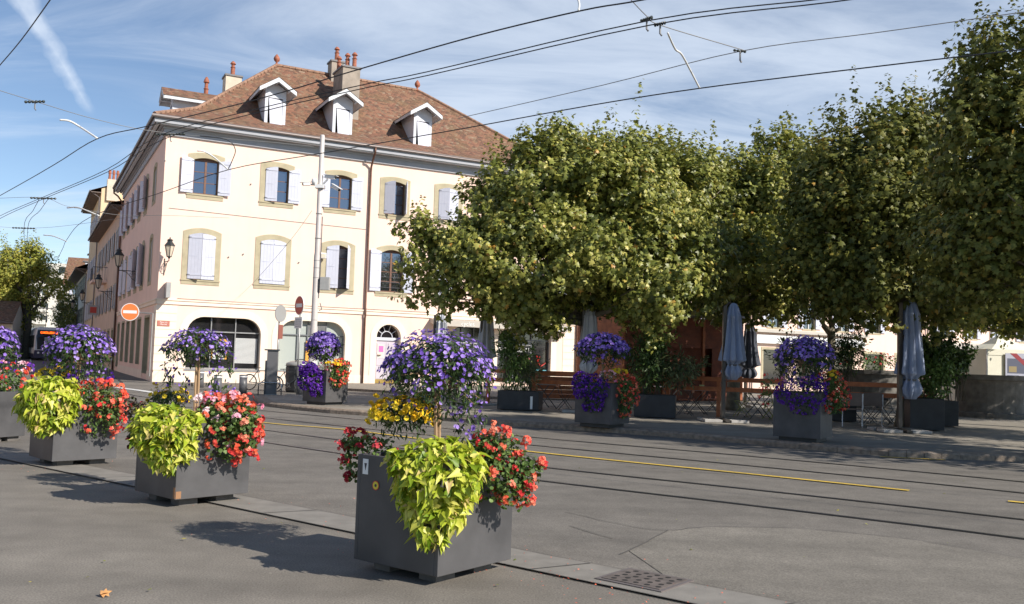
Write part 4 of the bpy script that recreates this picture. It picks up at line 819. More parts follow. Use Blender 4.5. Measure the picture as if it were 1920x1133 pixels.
# P1 (nearest)
P1,M1,h1,zt1,c1=planter((663,1042),(820,1083),(958,1045),.07,.76,'nearest grey flower planter with purple ball, yellow daisies, lime vine and red geraniums',FG)
standard(P1,820,706,7.0,200,165,(c1.x,c1.y,.8),2500,640,.031,.040,hang=[(878,770,.40),(905,720,.42),(735,730,.25),(860,760,.30),(890,750,.46)])
lime(P1,822,893,6.42,185,150,560,.088,drops=[(800,965,110,110),(845,955,90,80),(815,1010,50,50),(770,930,70,80)])
daisies(P1,755,776,6.95,108,62,190,.046,420,extra=[(708,742),(720,765),(690,790),(803,745),(790,738),(812,800),(745,770),(701,757)])
geranium(P1,[(930,880,100,130),(900,850,70,70),(960,920,60,80),(985,885,60,80),(930,835,90,50)],6.68,1500,60,.032,.060,['bloom red','bloom red','bloom coral'],sprigs=[(925,798),(948,810),(985,825),(1012,870),(1000,885),(1022,868),(996,915),(1000,945),(940,935),(985,905),(970,850)])
geranium(P1,[(700,835,80,50),(660,870,34,70),(655,830,34,50)],7.0,320,14,.032,.066,['bloom crimson'],name='geranium_trailing',label='sparse crimson geranium hanging over the left corner',sprigs=[(650,860),(642,835),(660,812),(655,890),(684,815)])
m=MB(M1); m.box(-h1-.004,-h1-.0005,h1-.115,h1-.06,zt1-.14,zt1-.03); m.mi=1; m.add([(-h1-.0045,h1-.09,zt1-.115),(-h1-.0045,h1-.075,zt1-.06),(-h1-.0045,h1-.103,zt1-.06)],[(0,1,2)]); m.build('sticker',['sign white','print'],P1,world=True,label='small white sticker with a dark wedge')
m=MB(M1@Matrix.Translation((-h1-.003,h1-.20,zt1-.21))@Matrix.Rotation(R(90),4,'Y')); 
for k,(r__,z) in enumerate(((.034,-.001),(.028,-.0016),(.011,-.0022))): m.mi=k; m.lathe((0,0,z),[(r__,0),(r__,.0004)],20)
m.build('round_sticker',['sticker red','sticker yellow','print'],P1,world=True)
# P2
P2,M2,h2,zt2,c2=planter((252,912),(328,938),(465,918),.08,.78,'grey flower planter with loose purple umbrella tree, big lime vine and pink and red geraniums',FG)
standard(P2,372,652,9.85,112,72,(c2.x,c2.y,.8),1000,280,.032,.044,hang=[(315,668,.30),(322,690,.2),(410,680,.42),(398,690,.5),(430,672,.18),(350,700,.2),(428,700,.42)])
lime(P2,313,808,9.22,132,104,720,.088,drops=[(310,850,90,60),(350,845,50,44),(320,872,26,26),(270,820,40,70)])
geranium(P2,[(425,805,105,118),(460,800,60,100),(395,780,60,70)],9.5,1700,95,.040,.088,['bloom coral','bloom red','bloom pink','bloom coral','bloom coral'],sprigs=[(475,800),(483,826),(478,850),(470,770),(440,745),(405,745),(440,870),(480,812)])
scatter('pink_pelargonium',T_UMBEL,np.array([D(x,y,9.5) for x,y in ((368,748),(376,746),(388,746),(396,742),(384,752),(400,770),(407,768),(440,778),(452,783))]),rng.normal(size=(9,3))*.3+[0.1,-.6,.7],rng.normal(size=(9,3)),.085,'bloom pink',P2)
daisies(P2,318,744,10.2,74,38,40,.048,520,extra=[(290,722),(300,738),(278,752),(292,748),(350,752)])
geranium(P2,[(262,785,48,70),(252,820,24,50),(245,760,28,34)],9.8,420,3,.034,.04,['bloom crimson'],lm='leaf maroon',name='trailing_plant',label='thin maroon stems trailing over the left corner',sprigs=[(243,840),(240,800),(238,822)])
m=MB(M2); m.box(-h2-.003,-h2-.0005,-h2+.005,-h2+.04,.09,.2); m.box(-h2+.004,-h2+.06,-h2-.003,-h2-.0005,.09,.16); m.build('paint_chip','rust chip',P2,world=True)
# P3
P3,M3,h3,zt3,c3=planter((54,852),(97,866),(218,848),.08,.72,'grey flower planter with dense purple ball and scarlet geraniums, left of the loose purple one',FG)
standard(P3,149,664,12.45,118,100,(c3.x,c3.y,.75),1400,430,.044,.055,hang=[(190,700,.2),(175,705,.2)],tm=T_POT)
lime(P3,92,756,11.9,112,106,620,.115,drops=[(90,795,60,40),(55,760,40,50),(75,790,40,44)])
geranium(P3,[(185,768,90,104),(210,765,50,80),(160,745,50,50)],12.2,1300,105,.055,.105,['bloom red','bloom coral','bloom red'],far=True,sprigs=[(228,745),(232,765),(225,790),(215,815),(232,735)])
daisies(P3,98,700,12.4,50,24,22,.06,160,extra=[(78,700),(112,688),(128,700)])
geranium(P3,[(170,706,70,22)],12.3,90,20,.05,.075,['bloom violet'],name='petunia',far=True,stems=False)
# P4
P4,M4,h4,zt4,c4=planter((-72,806),(-20,822),(46,802),.08,.72,'grey flower planter cut by the left edge of the photo',FG)
standard(P4,-12,655,15.9,84,84,(c4.x,c4.y,.75),900,260,.065,.065)
geranium(P4,[(18,735,84,90),(-20,740,60,70)],15.4,1100,50,.065,.12,['bloom red','bloom coral'],far=True,sprigs=[(58,722),(56,740),(50,700)])
geranium(P4,[(20,690,70,24),(48,690,26,18)],15.7,90,34,.05,.085,['bloom violet','bloom pink'],name='petunia',far=True,stems=False)
# terrace planters
def terrace_planter(corners,h,label,st,vio,org,red=None,yel=None,pink=None,Y=22,sgn=1):
    Pn,Mn,hn,ztn,cn=planter(*corners,.20,h,label,TG,feet=False); Y=cn.y; k=Y/22
    standard(Pn,*st[:2],cn.y,*st[2:],(cn.x,cn.y,h),1200,480,.075*k,.075*k,tm=T_POT)
    geranium(Pn,vio,Y-.50,900,420,.06*k,.085*k,['bloom violet'],lm='leaf deep',name='petunia',far=True,stems=False,label='deep violet petunias hanging down the left face')
    geranium(Pn,org,Y-.30,1500,130,.065*k,.10*k,['bloom coral','bloom red'],name='geranium',far=True,stems=False,label='orange red geraniums hanging down the right face')
    if red: geranium(Pn,red,Y,160,16,.06,.11,['bloom red'],name='geranium',far=True,stems=False)
    if yel: daisies(Pn,*yel[:2],Y-.3,*yel[2:],34,.075*k,160)
    if pink: geranium(Pn,pink,Y-.6,80,14,.06,.09,['bloom pink'],name='verbena',lm='leaf grey',far=True,stems=False)
    return Pn
terrace_planter(((567,750),(610,755),(651,750)),.90,'farthest grey flower planter at the kerb tip below the camera mast',(606,652,58,56),[(582,712,40,44),(578,690,30,20),(594,733,22,22)],[(630,705,42,44),(640,690,30,30)],yel=(630,682,34,14),pink=[(608,690,26,16)],Y=28)
terrace_planter(((1077,790),(1146,797),(1180,791)),.90,'grey flower planter beside the closed umbrella with orange flowers spilling right',(1130,657,88,62),[(1108,728,60,50),(1112,755,36,40),(1090,715,30,30)],[(1168,735,46,64),(1182,740,30,60),(1168,770,26,30)],yel=(1160,698,30,14),pink=[(1140,706,34,20)],Y=22.2)
terrace_planter(((1449,815),(1538,824),(1560,818)),.90,'grey flower planter nearest the right with violet petunias over its front',(1507,674,104,82),[(1502,738,86,52),(1508,762,50,34),(1525,720,50,26)],[(1562,738,42,80),(1574,745,34,60),(1552,712,34,24)],red=[(1437,740,26,50),(1442,725,34,40)],yel=(1560,704,20,22),pink=[(1500,712,60,10)],Y=20)
# leaf litter and a fallen plane leaf
scatter('fallen_leaf',T_PLANE,[G(188,1114,.02),G(196,1112,.03)],[[.1,-.5,.8],[-.3,.2,.9]],[[.5,.3,.2],[-.4,.5,.4]],[.072,.06],'dry leaf',None,tint=np.array([1.,.95]),label='dry curled plane leaf lying alone on the near pavement',cat='leaf')
q=[];
for _ in range(240):
    if random.random()<.55: a=random.uniform(-1.2,2.5);b=random.gauss(-.35,.3)
    else: a=random.uniform(-9,3);b=random.gauss(-.1,.5)
    q.append(strip_pt(a,b,.022))
n_=len(q); scatter('petal_litter',T_DIA,q,rng.normal(size=(n_,3))*.25+[0,0,1],rng.normal(size=(n_,3)),rng.uniform(.008,.022,n_),'bloom coral',None,kind='stuff',label='fallen petals scattered along the gutter strip')
q=[Vector((random.uniform(-4,9),random.uniform(6,30),.02)) for _ in range(150)]+[Vector((random.uniform(2,13),random.uniform(18,27),.135)) for _ in range(0)]
n_=len(q); scatter('leaf_litter',T_DIA,q,rng.normal(size=(n_,3))*.2+[0,0,1],rng.normal(size=(n_,3)),rng.uniform(.015,.05,n_),'leaf yellowish',None,kind='stuff',label='small dry leaf fragments strewn over the asphalt')
# drain grate
gr=empty('drain_grate',G(1208,1091),math.atan2(SD.y,SD.x),label='square rusty iron drain grate with round holes, set in the gutter strip',cat='drain grate')
gc=WM[gr.name].translation; m=MB(); m.box(-.27,.27,-.235,.235,-.02,.020); m.build('frame','rust iron' if False else 'gutter metal',gr)
mat('rust iron',(.15,.125,.11),.75,metal=.3,var=.25,vs=12); m=MB(); m.box(-.235,.235,-.2,.2,.0205,.024); m.build('plate','rust iron',gr)
for j in range(5):
    for k in range(5): m=MB(); m.lathe((-.18+.09*j+(.0 if k%2 else .02),-.15+.075*k,.0245),[(.021,0),(.021,.0012)],10); m.build('hole','reveal dark',gr)
# ================================================================ STREET FURNITURE
def gp(px,py,z=0): p=G(px,py,z); return Vector((p.x,p.y,z))
# camera mast
mp_=gp(583,737); mr=empty('camera_mast',mp_,label='tall pale street mast carrying surveillance cameras in front of the corner building',cat='mast')
Ht=D(597,253,mp_.y).z
m=MB(); m.lathe((0,0,0),[(.17,0),(.17,.05),(.155,.06),(.15,2.6),(.13,2.7),(.125,5.5),(.11,5.6),(.095,Ht-.05),(.07,Ht)],14); m.build('mast','mast paint',mr,smooth=True)
m=MB()
for z in (2.9,4.6,5.0,5.3,6.2,7.2): m.lathe((0,0,z),[(.13,0),(.132,.02)],14)
m.build('strap','galvanised',mr)
m=MB(); m.tube([(.14,-.02,3.8),(.15,-.03,5),(.15,-.02,7.1)],.02,5); m.tube([(.2,0,3.6),(.28,0,3.35),(.18,0,3.3)],.018,5); m.build('cable','shutter iron',mr)
kx=mp_.y/FPX
zb_=D(600,532,mp_.y).z; m=MB(); m.box(.19,.56,-.16,.10,zb_-.26,zb_+.26); m.box(.1,.19,-.03,.03,zb_-.15,zb_-.11); m.box(.1,.19,-.03,.03,zb_+.1,zb_+.14); m.build('junction_box','box grey',mr,bevel=.01)
zc=D(590,348,mp_.y).z
m=MB(); m.tube([(-.05,0,zc),(-.25,-.05,zc+.02),(-.42,-.1,zc+.02)],.035,6); m.tube([(.05,0,zc),(.2,-.1,zc+.12),(.32,-.15,zc+.25)],.04,6); m.box(-.18,.18,-.2,.16,zc-.12,zc+.02); m.build('bracket','camera white',mr)
def cctv(dx,dz,ang,tilt,l=.42,lab=None):
    c=(mp_.x+dx,mp_.y-.15,zc+dz); r=empty('surveillance_camera',c,label=lab,cat='camera',group='surveillance cameras on the mast'); Mx=Matrix.Rotation(ang,4,'Z')@Matrix.Rotation(tilt,4,'Y')
    m=MB(Mx); m.box(-l/2,l/2,-.07,.07,-.065,.065); m.build('housing','camera white',r,bevel=.02); m=MB(Mx); m.box(-l/2-.06,l/2+.1,-.085,.085,.07,.085); m.build('sunshield','camera white',r); m=MB(Mx); m.tube([(l/2,0,0),(l/2+.03,0,0)],.05,10); m.build('lens','tram black',r)
cctv(-.52,.02,R(200),R(8),.3,'small white surveillance camera pointing left on the pale mast')
cctv(.42,.33,R(-25),R(8),.5,'big white surveillance camera topmost on the right side of the mast')
cctv(.66,-.1,R(-30),R(28),.4,'white tube camera tilted downward, lowest on the right side of the mast')
m=MB(); m.lathe((mp_.x-.22,mp_.y-.12,zc+.12),[(.02,.16),(.11,.12),(.12,0),(.09,-.08),(.02,-.12)],12); m.build('dome_camera','camera white',None,smooth=True,label='round white dome camera at the crossing of the mast brackets',cat='camera')
fl=D(605,468,mp_.y+6); m=MB(); 
r=empty('floodlight',bw(7.75,-.25,6.65),BR,label='small boxy white floodlight fixed left of a half shuttered window',cat='lamp'); m.box(-.05,.28,-.12,.12,-.16,.12); m.build('housing','camera white',r,bevel=.01); m=MB(); m.tube([(0,.25,.2),(0,.1,.22),(.05,0,.1)],.03,6); m.build('arm','camera white',r); m=MB(); m.box(0,.24,-.13,-.121,-.13,.06); m.build('lens','lantern glass',r)
# signs on poles
def disc(m,c,r,n,th=.02,nn=24):
    n=Vector(n).normalized(); a=n.orthogonal().normalized(); b=n.cross(a); c=Vector(c)
    f=[c+(a*math.cos(2*math.pi*i/nn)+b*math.sin(2*math.pi*i/nn))*r+n*th for i in range(nn)]; k=[p-n*2*th for p in f]
    m.add(f+k,[tuple(range(nn)),tuple(range(nn,2*nn))[::-1]]+[(i,(i+1)%nn,nn+(i+1)%nn,nn+i) for i in range(nn)])
def noentry(m,c,r,n,th):
    c=Vector(c);n=Vector(n).normalized(); disc(m,c,r,n,th)
def sign_pole(base,px_top,lab,kind,nrm,extra=None):
    base=Vector(base); Y=base.y; c=D(px_top[0],px_top[1],Y); r_px=px_top[2]*Y/FPX; root=empty('road_sign',base,label=lab,cat='road sign'); zc_=c.z-base.z
    m=MB(); m.tube([(0,0,0),(0,0,zc_+.1)],.032,8); m.build('pole','galvanised',root,smooth=True)
    n=Vector(nrm).normalized(); o=Vector((0,0,zc_))+n*.05; m=MB(); disc(m,o,r_px,n,.012)
    if kind=='noentry':
        m.mi=1; disc(m,o+n*.0015,r_px*.93,n,.012); m.mi=0; h=n.cross(Vector((0,0,1))).normalized(); q=[o+n*.015+h*(a*r_px*.68)+Vector((0,0,b*r_px*.19)) for a,b in ((-1,-1),(1,-1),(1,1),(-1,1))]; m.add(q,[(0,1,2,3)]); m.build('disc',['sign white','sign red'],root)
        m=MB(); zz_=zc_-r_px-.32; h=n.cross(Vector((0,0,1))).normalized(); 
        if h.x<0: h=-h
        m.T=Matrix.Translation(o+Vector((0,0,-r_px-.28))-h*.0)@Matrix(((h.x,-n.x,0,0),(h.y,-n.y,0,0),(0,0,1,0),(0,0,0,1)))
        m.box(-.32,.28,-.01,.01,-.22,.2); m.mi=1
        for z in (.10,.02,-.06,-.14): 
            x=-.26
            while x<.2: w_=random.uniform(.03,.09); m.box(x,x+w_,-.0125,-.011,z-.015,z+.015); x+=w_+.02
        m.build('sub_plate',['sign white','box grey'],root)
    else:
        m.build('disc','sign back',root)
        m=MB(); m.box(.0,.16,-.045,-.033,zc_-r_px-.62,zc_-r_px-.1); m.build('side_plate','plaque',root) 
    return root
nB=-dS*.55-dT*.835          # the discs are seen turned
sign_pole(gp(556,741),(560,573,18),'red no entry disc with white bar seen obliquely on its own pole by the mast','noentry',(-.75,-.62,0))
sign_pole(gp(517,741),(521,588,16),'grey back of a round sign with a narrow red plate under it','back',(.90,-.42,0))
r=empty('road_sign',bw(-.75,2.2,D(244,585,44).z),label='orange red no entry disc with white bar on an arm at the building corner',cat='road sign')
c=r.location.copy(); c=D(244,585,43.5); r.location=c; WM[r.name]=Matrix.Translation(c); rr=16.5*43.5/FPX; n=Vector((.12,-1,0)).normalized()
m=MB(); disc(m,(0,0,0),rr,n,.02); m.mi=1; disc(m,n*.002,rr*.93,n,.02); m.mi=0; h=Vector((1,.12,0)).normalized(); q=[n*.025+h*(a*rr*.75)+Vector((0,0,b*rr*.17)) for a,b in ((-1,-1),(1,-1),(1,1),(-1,1))]; m.add(q,[(0,1,2,3)]); m.build('disc',['sign white','sign orange'],r)
m=MB(); m.tube([(.0,.06,0),(1.05,.06,-.04)],.03,6); m.tube([(1.05,.06,-.04),(1.05,.06,-3.0)],.035,6); m.build('arm','galvanised',r)
# parking column with hoop rail
kb=gp(508,741); r=empty('parking_column',kb,R(10),label='dark grey parking column with a flat cap standing inside a metal hoop rail',cat='parking column')
kH=D(508,655,kb.y).z
m=MB(); m.box(-.19,.19,-.14,.14,.03,kH-.05); m.build('body','kiosk grey',r,bevel=.01); m=MB(); m.box(-.25,-.195,-.13,.13,.03,kH-.42); m.build('side_panel','kiosk dark',r); m=MB(); m.box(-.29,.24,-.18,.18,kH-.05,kH); m.build('cap','kiosk dark',r)
m=MB(); m.box(-.22,.22,-.17,.17,0,.03); m.build('base_plate','galvanised',r)
m=MB(); m.tube([(-.42,-.2,0),(-.42,-.2,.40),(-.30,-.2,.46),(.30,-.2,.46),(.42,-.2,.40),(.42,-.2,0)],.024,8); m.build('hoop_rail','chrome',None,smooth=True).location=kb; tag(bpy.data.objects['hoop_rail'],'low chrome hoop rail in front of the dark parking column','rail')
# bollards
for i,(x,y,lab) in enumerate(((412,735,'grey bollard with a pale cap half hidden behind the purple flowers of the loose planter'),(407,741,'grey bollard seen just under the left shop window, second from left'),(455,739,'grey bollard with white band standing clear below the arched shop window'),(562,741,'grey bollard between the no entry sign pole and the farthest flower planter'))):
    p=gp(x,y); 
    if i==0: p=gp(375,727)
    b=empty('bollard',p,label=lab,cat='bollard',group='bollards in front of the corner building'); m=MB(); m.lathe((0,0,0),[(.145,0),(.145,.60)],16); m.build('post','kiosk grey',b,smooth=True); m=MB(); m.lathe((0,0,.60),[(.15,0),(.15,.06)],16); m.build('band','sign white',b,smooth=True); m=MB(); m.lathe((0,0,.66),[(.15,0),(.15,.035),(.1,.05)],16); m.build('cap','kiosk grey',b,smooth=True)
# waste container
p=gp(545,738); p.y+=1.2; r=empty('waste_bin',p,R(25),label='dark rounded waste container with pale lid behind the signs',cat='bin'); m=MB(); m.lathe((0,0,0),[(.46,0),(.50,.1),(.52,1.0),(.50,1.05)],12); m.build('body','bin',r,smooth=False); m=MB(); m.lathe((0,0,1.05),[(.54,0),(.50,.12),(.30,.2),(.1,.22)],12); m.build('lid','bin lid',r,smooth=True)
m=MB(); m.tube([(-.2,-.3,1.22),(-.15,-.3,1.32),(.15,-.3,1.32),(.2,-.3,1.22)],.02,6); m.build('handle','bin',r)
p=p+Vector((.95,.1,0)); r=empty('utility_cabinet',p,R(15),label='grey metal cabinet beside the dark waste container',cat='cabinet'); m=MB(); m.box(-.33,.33,-.2,.2,.05,1.1); m.build('body','galvanised',r,bevel=.01); m=MB(); m.box(-.3,.3,-.17,.17,0,.05); m.build('plinth','bin',r); m=MB(); m.box(-.30,.30,-.215,-.202,.1,1.05); m.build('door','galvanised',r)
# bicycle lying against the column
def bicycle(loc,rz,lab,col='bin',tilt=0):
    r=empty('bicycle',loc,rz,label=lab,cat='bicycle',group='bicycles by the parking column'); 
    for x in (-.52,.52):
        m=MB(); m.tube([(x+.31*math.cos(R(a)),0,.34+.31*math.sin(R(a))) for a in range(0,361,20)],.022,6,cap=False); w_=m.build('wheel','rubber',r)
        m=MB(); m.tube([(x+.285*math.cos(R(a)),0,.34+.285*math.sin(R(a))) for a in range(0,361,20)],.008,4,cap=False)
        for a in range(0,180,22): m.tube([(x+.28*math.cos(R(a)),0,.34+.28*math.sin(R(a))),(x-.28*math.cos(R(a)),0,.34-.28*math.sin(R(a)))],.003,3,cap=False)
        m.build('rim','chrome',w_)
    m=MB(); bb=(-.05,0,.30); st=(-.18,0,.80); hd=(.36,0,.82); hl=(.40,0,.66)
    for a,b in ((bb,st),(st,hd),(bb,hl),(hd,hl),((-.52,0,.34),bb),((-.52,0,.34),st),(hl,(.52,0,.34))): m.tube([a,b],.017,6)
    m.build('frame',col,r); m=MB(); m.tube([(-.19,0,.80),(-.21,0,.92)],.013,5); m.build('seat_post','chrome',r); m=MB(); m.add([(-.34,-.07,.93),(-.34,.07,.93),(-.06,.02,.94),(-.06,-.02,.94),(-.34,-.07,.90),(-.34,.07,.90),(-.06,.02,.91),(-.06,-.02,.91)],[(0,1,2,3),(4,5,6,7),(0,3,7,4),(1,2,6,5),(0,1,5,4),(3,2,6,7)]); m.build('saddle','rubber',r)
    m=MB(); m.tube([(.35,0,.82),(.33,0,.97),(.36,-.25,1.0)],.012,5); m.tube([(.33,0,.97),(.36,.25,1.0)],.012,5); m.build('handlebar','chrome',r); m=MB(); m.tube([(bb[0]+.09*math.cos(R(a)),.03,bb[2]+.09*math.sin(R(a))) for a in range(0,361,40)],.008,4); m.tube([(bb[0],.05,bb[2]),(.07,.06,.2)],.01,4); m.build('crank','chrome',r); return r
p=gp(538,737); p.y+=.2; bicycle(p,R(8),'dark bicycle with red grips parked right of the parking column')
p=gp(489,733); bicycle(p,R(-12),'dark bicycle whose wheel shows left of the parking column')
# wall lanterns
def lantern(loc,lab,wallvec,arm,h=.95,grp='wrought iron street lanterns on the building walls',s_=1.):
    """loc = underside of the lantern, wallvec = vector to the wall"""
    loc=Vector(loc); r=empty('street_lantern',loc,label=lab,cat='street lamp',group=grp); s=s_
    m=MB(); m.lathe((0,0,0),[(.11*s,0),(.22*s,.50*s)],6,cap=False); m.build('glass','lantern glass',r)
    m=MB()
    for k in range(6): a=math.pi/3*k; m.tube([(.115*s*math.cos(a),.115*s*math.sin(a),0),(.225*s*math.cos(a),.225*s*math.sin(a),.50*s)],.014*s,4)
    m.lathe((0,0,-.03*s),[(.13*s,0),(.13*s,.03*s)],6); m.lathe((0,0,-.12*s),[(.03*s,0),(.08*s,.09*s)],6); m.build('cage','lantern iron',r)
    m=MB(); m.lathe((0,0,.50*s),[(.26*s,0),(.25*s,.03*s),(.13*s,.18*s),(.12*s,.24*s),(.16*s,.26*s),(.10*s,.31*s),(.03*s,.33*s),(.03*s,.40*s)],6); m.build('roof','lantern iron',r)
    m=MB(); w=Vector(wallvec); dz=Vector((0,0,-.1*s)); m.tube([dz,dz+Vector((0,0,-.12*s)),w+Vector((0,0,-.22*s))],.022*s,6); m.tube([w+Vector((0,0,-.75*s)),w*.75+Vector((0,0,-.62*s)),w*.45+Vector((0,0,-.30*s)),w*.2+Vector((0,0,-.24*s))],.015*s,5)
    c=w*.72+Vector((0,0,-.40*s)); hw=w.normalized(); m.tube([c+hw*(.14*s*(1-k/22)*math.cos(k*.55))+Vector((0,0,.14*s*(1-k/22)*math.sin(k*.55))) for k in range(20)],.011*s,4)
    m.tube([w+Vector((0,0,-.85*s)),w+Vector((0,0,-.05*s))],.02*s,5); m.build('bracket','lantern iron',r); return r
c=bw(.34,-.75,5.95); lantern(c,'street lantern on the sunlit front wall beside the building corner',dS*.72+dT*(-.1),1)
for s_,z,lab in ((9.8,6.2,'nearest iron lantern held out from the shaded street side of the corner building'),(26.7,5.9,'second iron lantern down the street side, over the balcony corner'),(49.8,6.0,'third iron lantern down the street, above the red shop sign'),(71,6.0,'farthest iron lantern down the shaded street')):
    lantern(bw(-1.05,s_,z),lab,dT*1.03,1,s_=1.15)
# ================================================================ STREET BEHIND THE CORNER BUILDING
def simple_window(T,par,xc,z0,w,h,sh=0,mt='shutter paint',tr='sandstone'):
    m=MB(T); a=.12; m.ring([(xc-w/2,z0),(xc+w/2,z0),(xc+w/2,z0+h),(xc-w/2,z0+h)],[(xc-w/2-a,z0-a),(xc+w/2+a,z0-a),(xc+w/2+a,z0+h+a),(xc-w/2-a,z0+h+a)],-.03,.16,.0); wd=m.build('window',tr,par)
    m=MB(T); m.poly((xc-w/2,.12,z0),(xc+w/2,.12,z0),(xc+w/2,.12,z0+h),(xc-w/2,.12,z0+h)); m.build('pane','glass',wd)
    m=MB(T); m.box(xc-.03,xc+.03,.06,.10,z0,z0+h); m.box(xc-w/2,xc+w/2,.07,.11,z0+h*.6-.02,z0+h*.6+.02); m.build('frame','window white',wd)
    if sh:
        m=MB(T)
        for sd in (-1,1):
            x=xc+sd*(w/2+w/4+.02) if sh==1 else xc+sd*w/4; y=-.09; m.box(x-w/4+.01,x+w/4-.01,y,y+.04,z0,z0+h)
            for q in (.12,.5,.88): m.box(x-w/4+.03,x+w/4-.03,y-.02,y-.001,z0+h*q-.03,z0+h*q+.03)
        m.build('shutter',mt,wd)
def row_house(lab,origin,rz,L_,dep,H,rows,wx,wall_m,roofh=2.6,ov=.5,shop=True,sh=1,mt='shutter paint',gable=False,dorm=0,chim_=1,T2=None,cat='building',wz=None,ww=1.05,wh=1.75):
    """box with pitched roof, ridge along x; front at y=0"""
    o=empty('terraced_house',origin,rz,label=lab,cat=cat); T=T2
    hol=[]; zz0=[3.6+ (H-3.6)/rows*k+.75 for k in range(rows)] if wz is None else wz
    for x in wx:
        for z in zz0: hol.append((x-ww/2-.04,x+ww/2+.04,z-.04,z+wh+.04))
    sx_=[(x-1.0,x+1.0) for x in wx[::1]] if shop else []
    for a,b in sx_: hol.append((a,b,.4,2.9))
    m=MB(T); wall(m,L_,H,hol); m.poly((0,0,0),(0,dep,0),(0,dep,H),(0,0,H)); m.poly((L_,0,0),(L_,dep,0),(L_,dep,H),(L_,0,H)); m.poly((0,dep,0),(L_,dep,0),(L_,dep,H),(0,dep,H)); m.poly((0,0,H),(0,dep,H),(0,dep/2,H+roofh-.1)); m.poly((L_,0,H),(L_,dep,H),(L_,dep/2,H+roofh-.1)); m.build('wall',wall_m,o)
    for x in wx:
        for z in zz0: simple_window(T,o,x,z,ww,wh,sh,mt)
    for a,b in sx_:
        m=MB(T); m.ring([(a+.08,.48),(b-.08,.48),(b-.08,2.82),(a+.08,2.82)],[(a-.1,.35),(b+.1,.35),(b+.1,2.98),(a-.1,2.98)],-.03,.2,.0); w_=m.build('shop_window','sandstone',o); m=MB(T); m.poly((a,.18,.4),(b,.18,.4),(b,.18,2.9),(a,.18,2.9)); m.build('pane','glass shop',w_)
    def tv(v): return tuple(T@Vector(v)) if T is not None else v
    k=roofh/(dep/2); e_=.4
    fs=[[(-e_*.3,-ov,H-ov*k+.12),(L_+e_*.3,-ov,H-ov*k+.12),(L_+e_*.3,dep/2,H+roofh+.12),(-e_*.3,dep/2,H+roofh+.12)],[(L_+e_*.3,dep+ov,H-ov*k+.12),(-e_*.3,dep+ov,H-ov*k+.12),(-e_*.3,dep/2,H+roofh+.12),(L_+e_*.3,dep/2,H+roofh+.12)]]
    rf=roof_mesh([[tv(v) for v in f] for f in fs],'roof',o)
    m=MB(T); m.box(0,L_,-ov,-.002,H-ov*k-.06,H-ov*k+.02); m.build('soffit','soffit',rf); m=MB(T); m.tube([(0,-ov-.08,H-ov*k+.08),(L_,-ov-.08,H-ov*k+.08)],.08,6); m.build('gutter','gutter metal',rf)
    m=MB(T); m.tube([(.2,-ov,H-ov*k),(.2,-.12,H-ov*k-.5),(.2,-.12,0)],.06,6); m.build('downpipe','gutter metal',o)
    for q in range(chim_):
        x=L_*(q+.5)/chim_; m=MB(T); m.box(x-.6,x+.6,dep/2-.4,dep/2+.4,H+roofh-.5,H+roofh+1.6); c=m.build('chimney','chimney cream',rf); m=MB(T)
        for d in (-.35,0,.35): m.lathe((x+d,dep/2,H+roofh+1.6),[(.12,0),(.10,.5),(.14,.55),(.10,.8)],8)
        m.build('pots','terracotta pot',c)
    for q in range(dorm):
        x=L_*(q+.5)/dorm; m=MB(T); m.box(x-.5,x+.5,.4,2.4,H+.3,H+1.5); c=m.build('dormer','dormer white',rf); m=MB(T); m.box(x-.7,x+.7,.1,2.6,H+1.5,H+1.62); m.build('dormer_roof','lead',c); m=MB(T); m.box(x-.35,x+.35,.385,.399,H+.5,H+1.4); m.build('dormer_pane','glass',c)
    return o
def street(s): return (BO+dS*s)
SIDE2=Matrix(((0,1,0,0),(1,0,0,0),(0,0,1,0),(0,0,0,1)))
row_house('lower cream house with a balcony next behind the corner building',street(22.35),BR,26,11,11.7,2,[3,7,11,15,19,23],'plaster pink',roofh=1.5,ov=.8,T2=SIDE2,sh=1,mt='shutter grey')
bh=row_house('tall narrow house whose ochre gable and chimney stack rise above its neighbours',street(48.4),BR,16,11,16.6,3,[3,6.5,10,13.5],'plaster ochre',roofh=2.2,ov=.9,T2=SIDE2,sh=1)
row_house('cream house with dark green shutters and overhanging eaves farther down the street',street(64.6),BR,30,11,10.6,2,[3,7,11,15,19,23,27],'plaster white',roofh=2.4,ov=1.1,T2=SIDE2,sh=1,mt='kiosk dark',dorm=3)
row_house('small low house at the end of the shaded street row',street(95),BR,26,10,7.6,1,[4,9,14,20],'plaster white',roofh=2.2,ov=.9,T2=SIDE2,shop=False)
m=MB(); m.box(.45,1.55,-.25,.6,15.5,17.55); c_=m.build('chimney','chimney cream',bh); m=MB()
for q in (.65,1.0,1.35): m.lathe((q,.15,17.55),[(.13,0),(.11,.55),(.15,.6),(.11,.95)],8)
m.build('pots','terracotta pot',c_)
OPP=Matrix(((0,-1,0,0),(1,0,0,0),(0,0,1,0),(0,0,0,1)))
for k_,(s0_,H_,lb_) in enumerate(((-16,11.5,'cream house across the street, outside the left edge, nearest the camera'),(14,12.5,'cream house across the street, outside the left edge, middle one'),(44,11,'cream house across the street, outside the left edge, farthest one'))):
    row_house(lb_,tuple(BO-dT*22+dS*s0_),BR,29.5,11,H_,2,[4+5.2*q for q in range(5)],'plaster',roofh=2.4,ov=.8,T2=OPP,shop=False,sh=1)
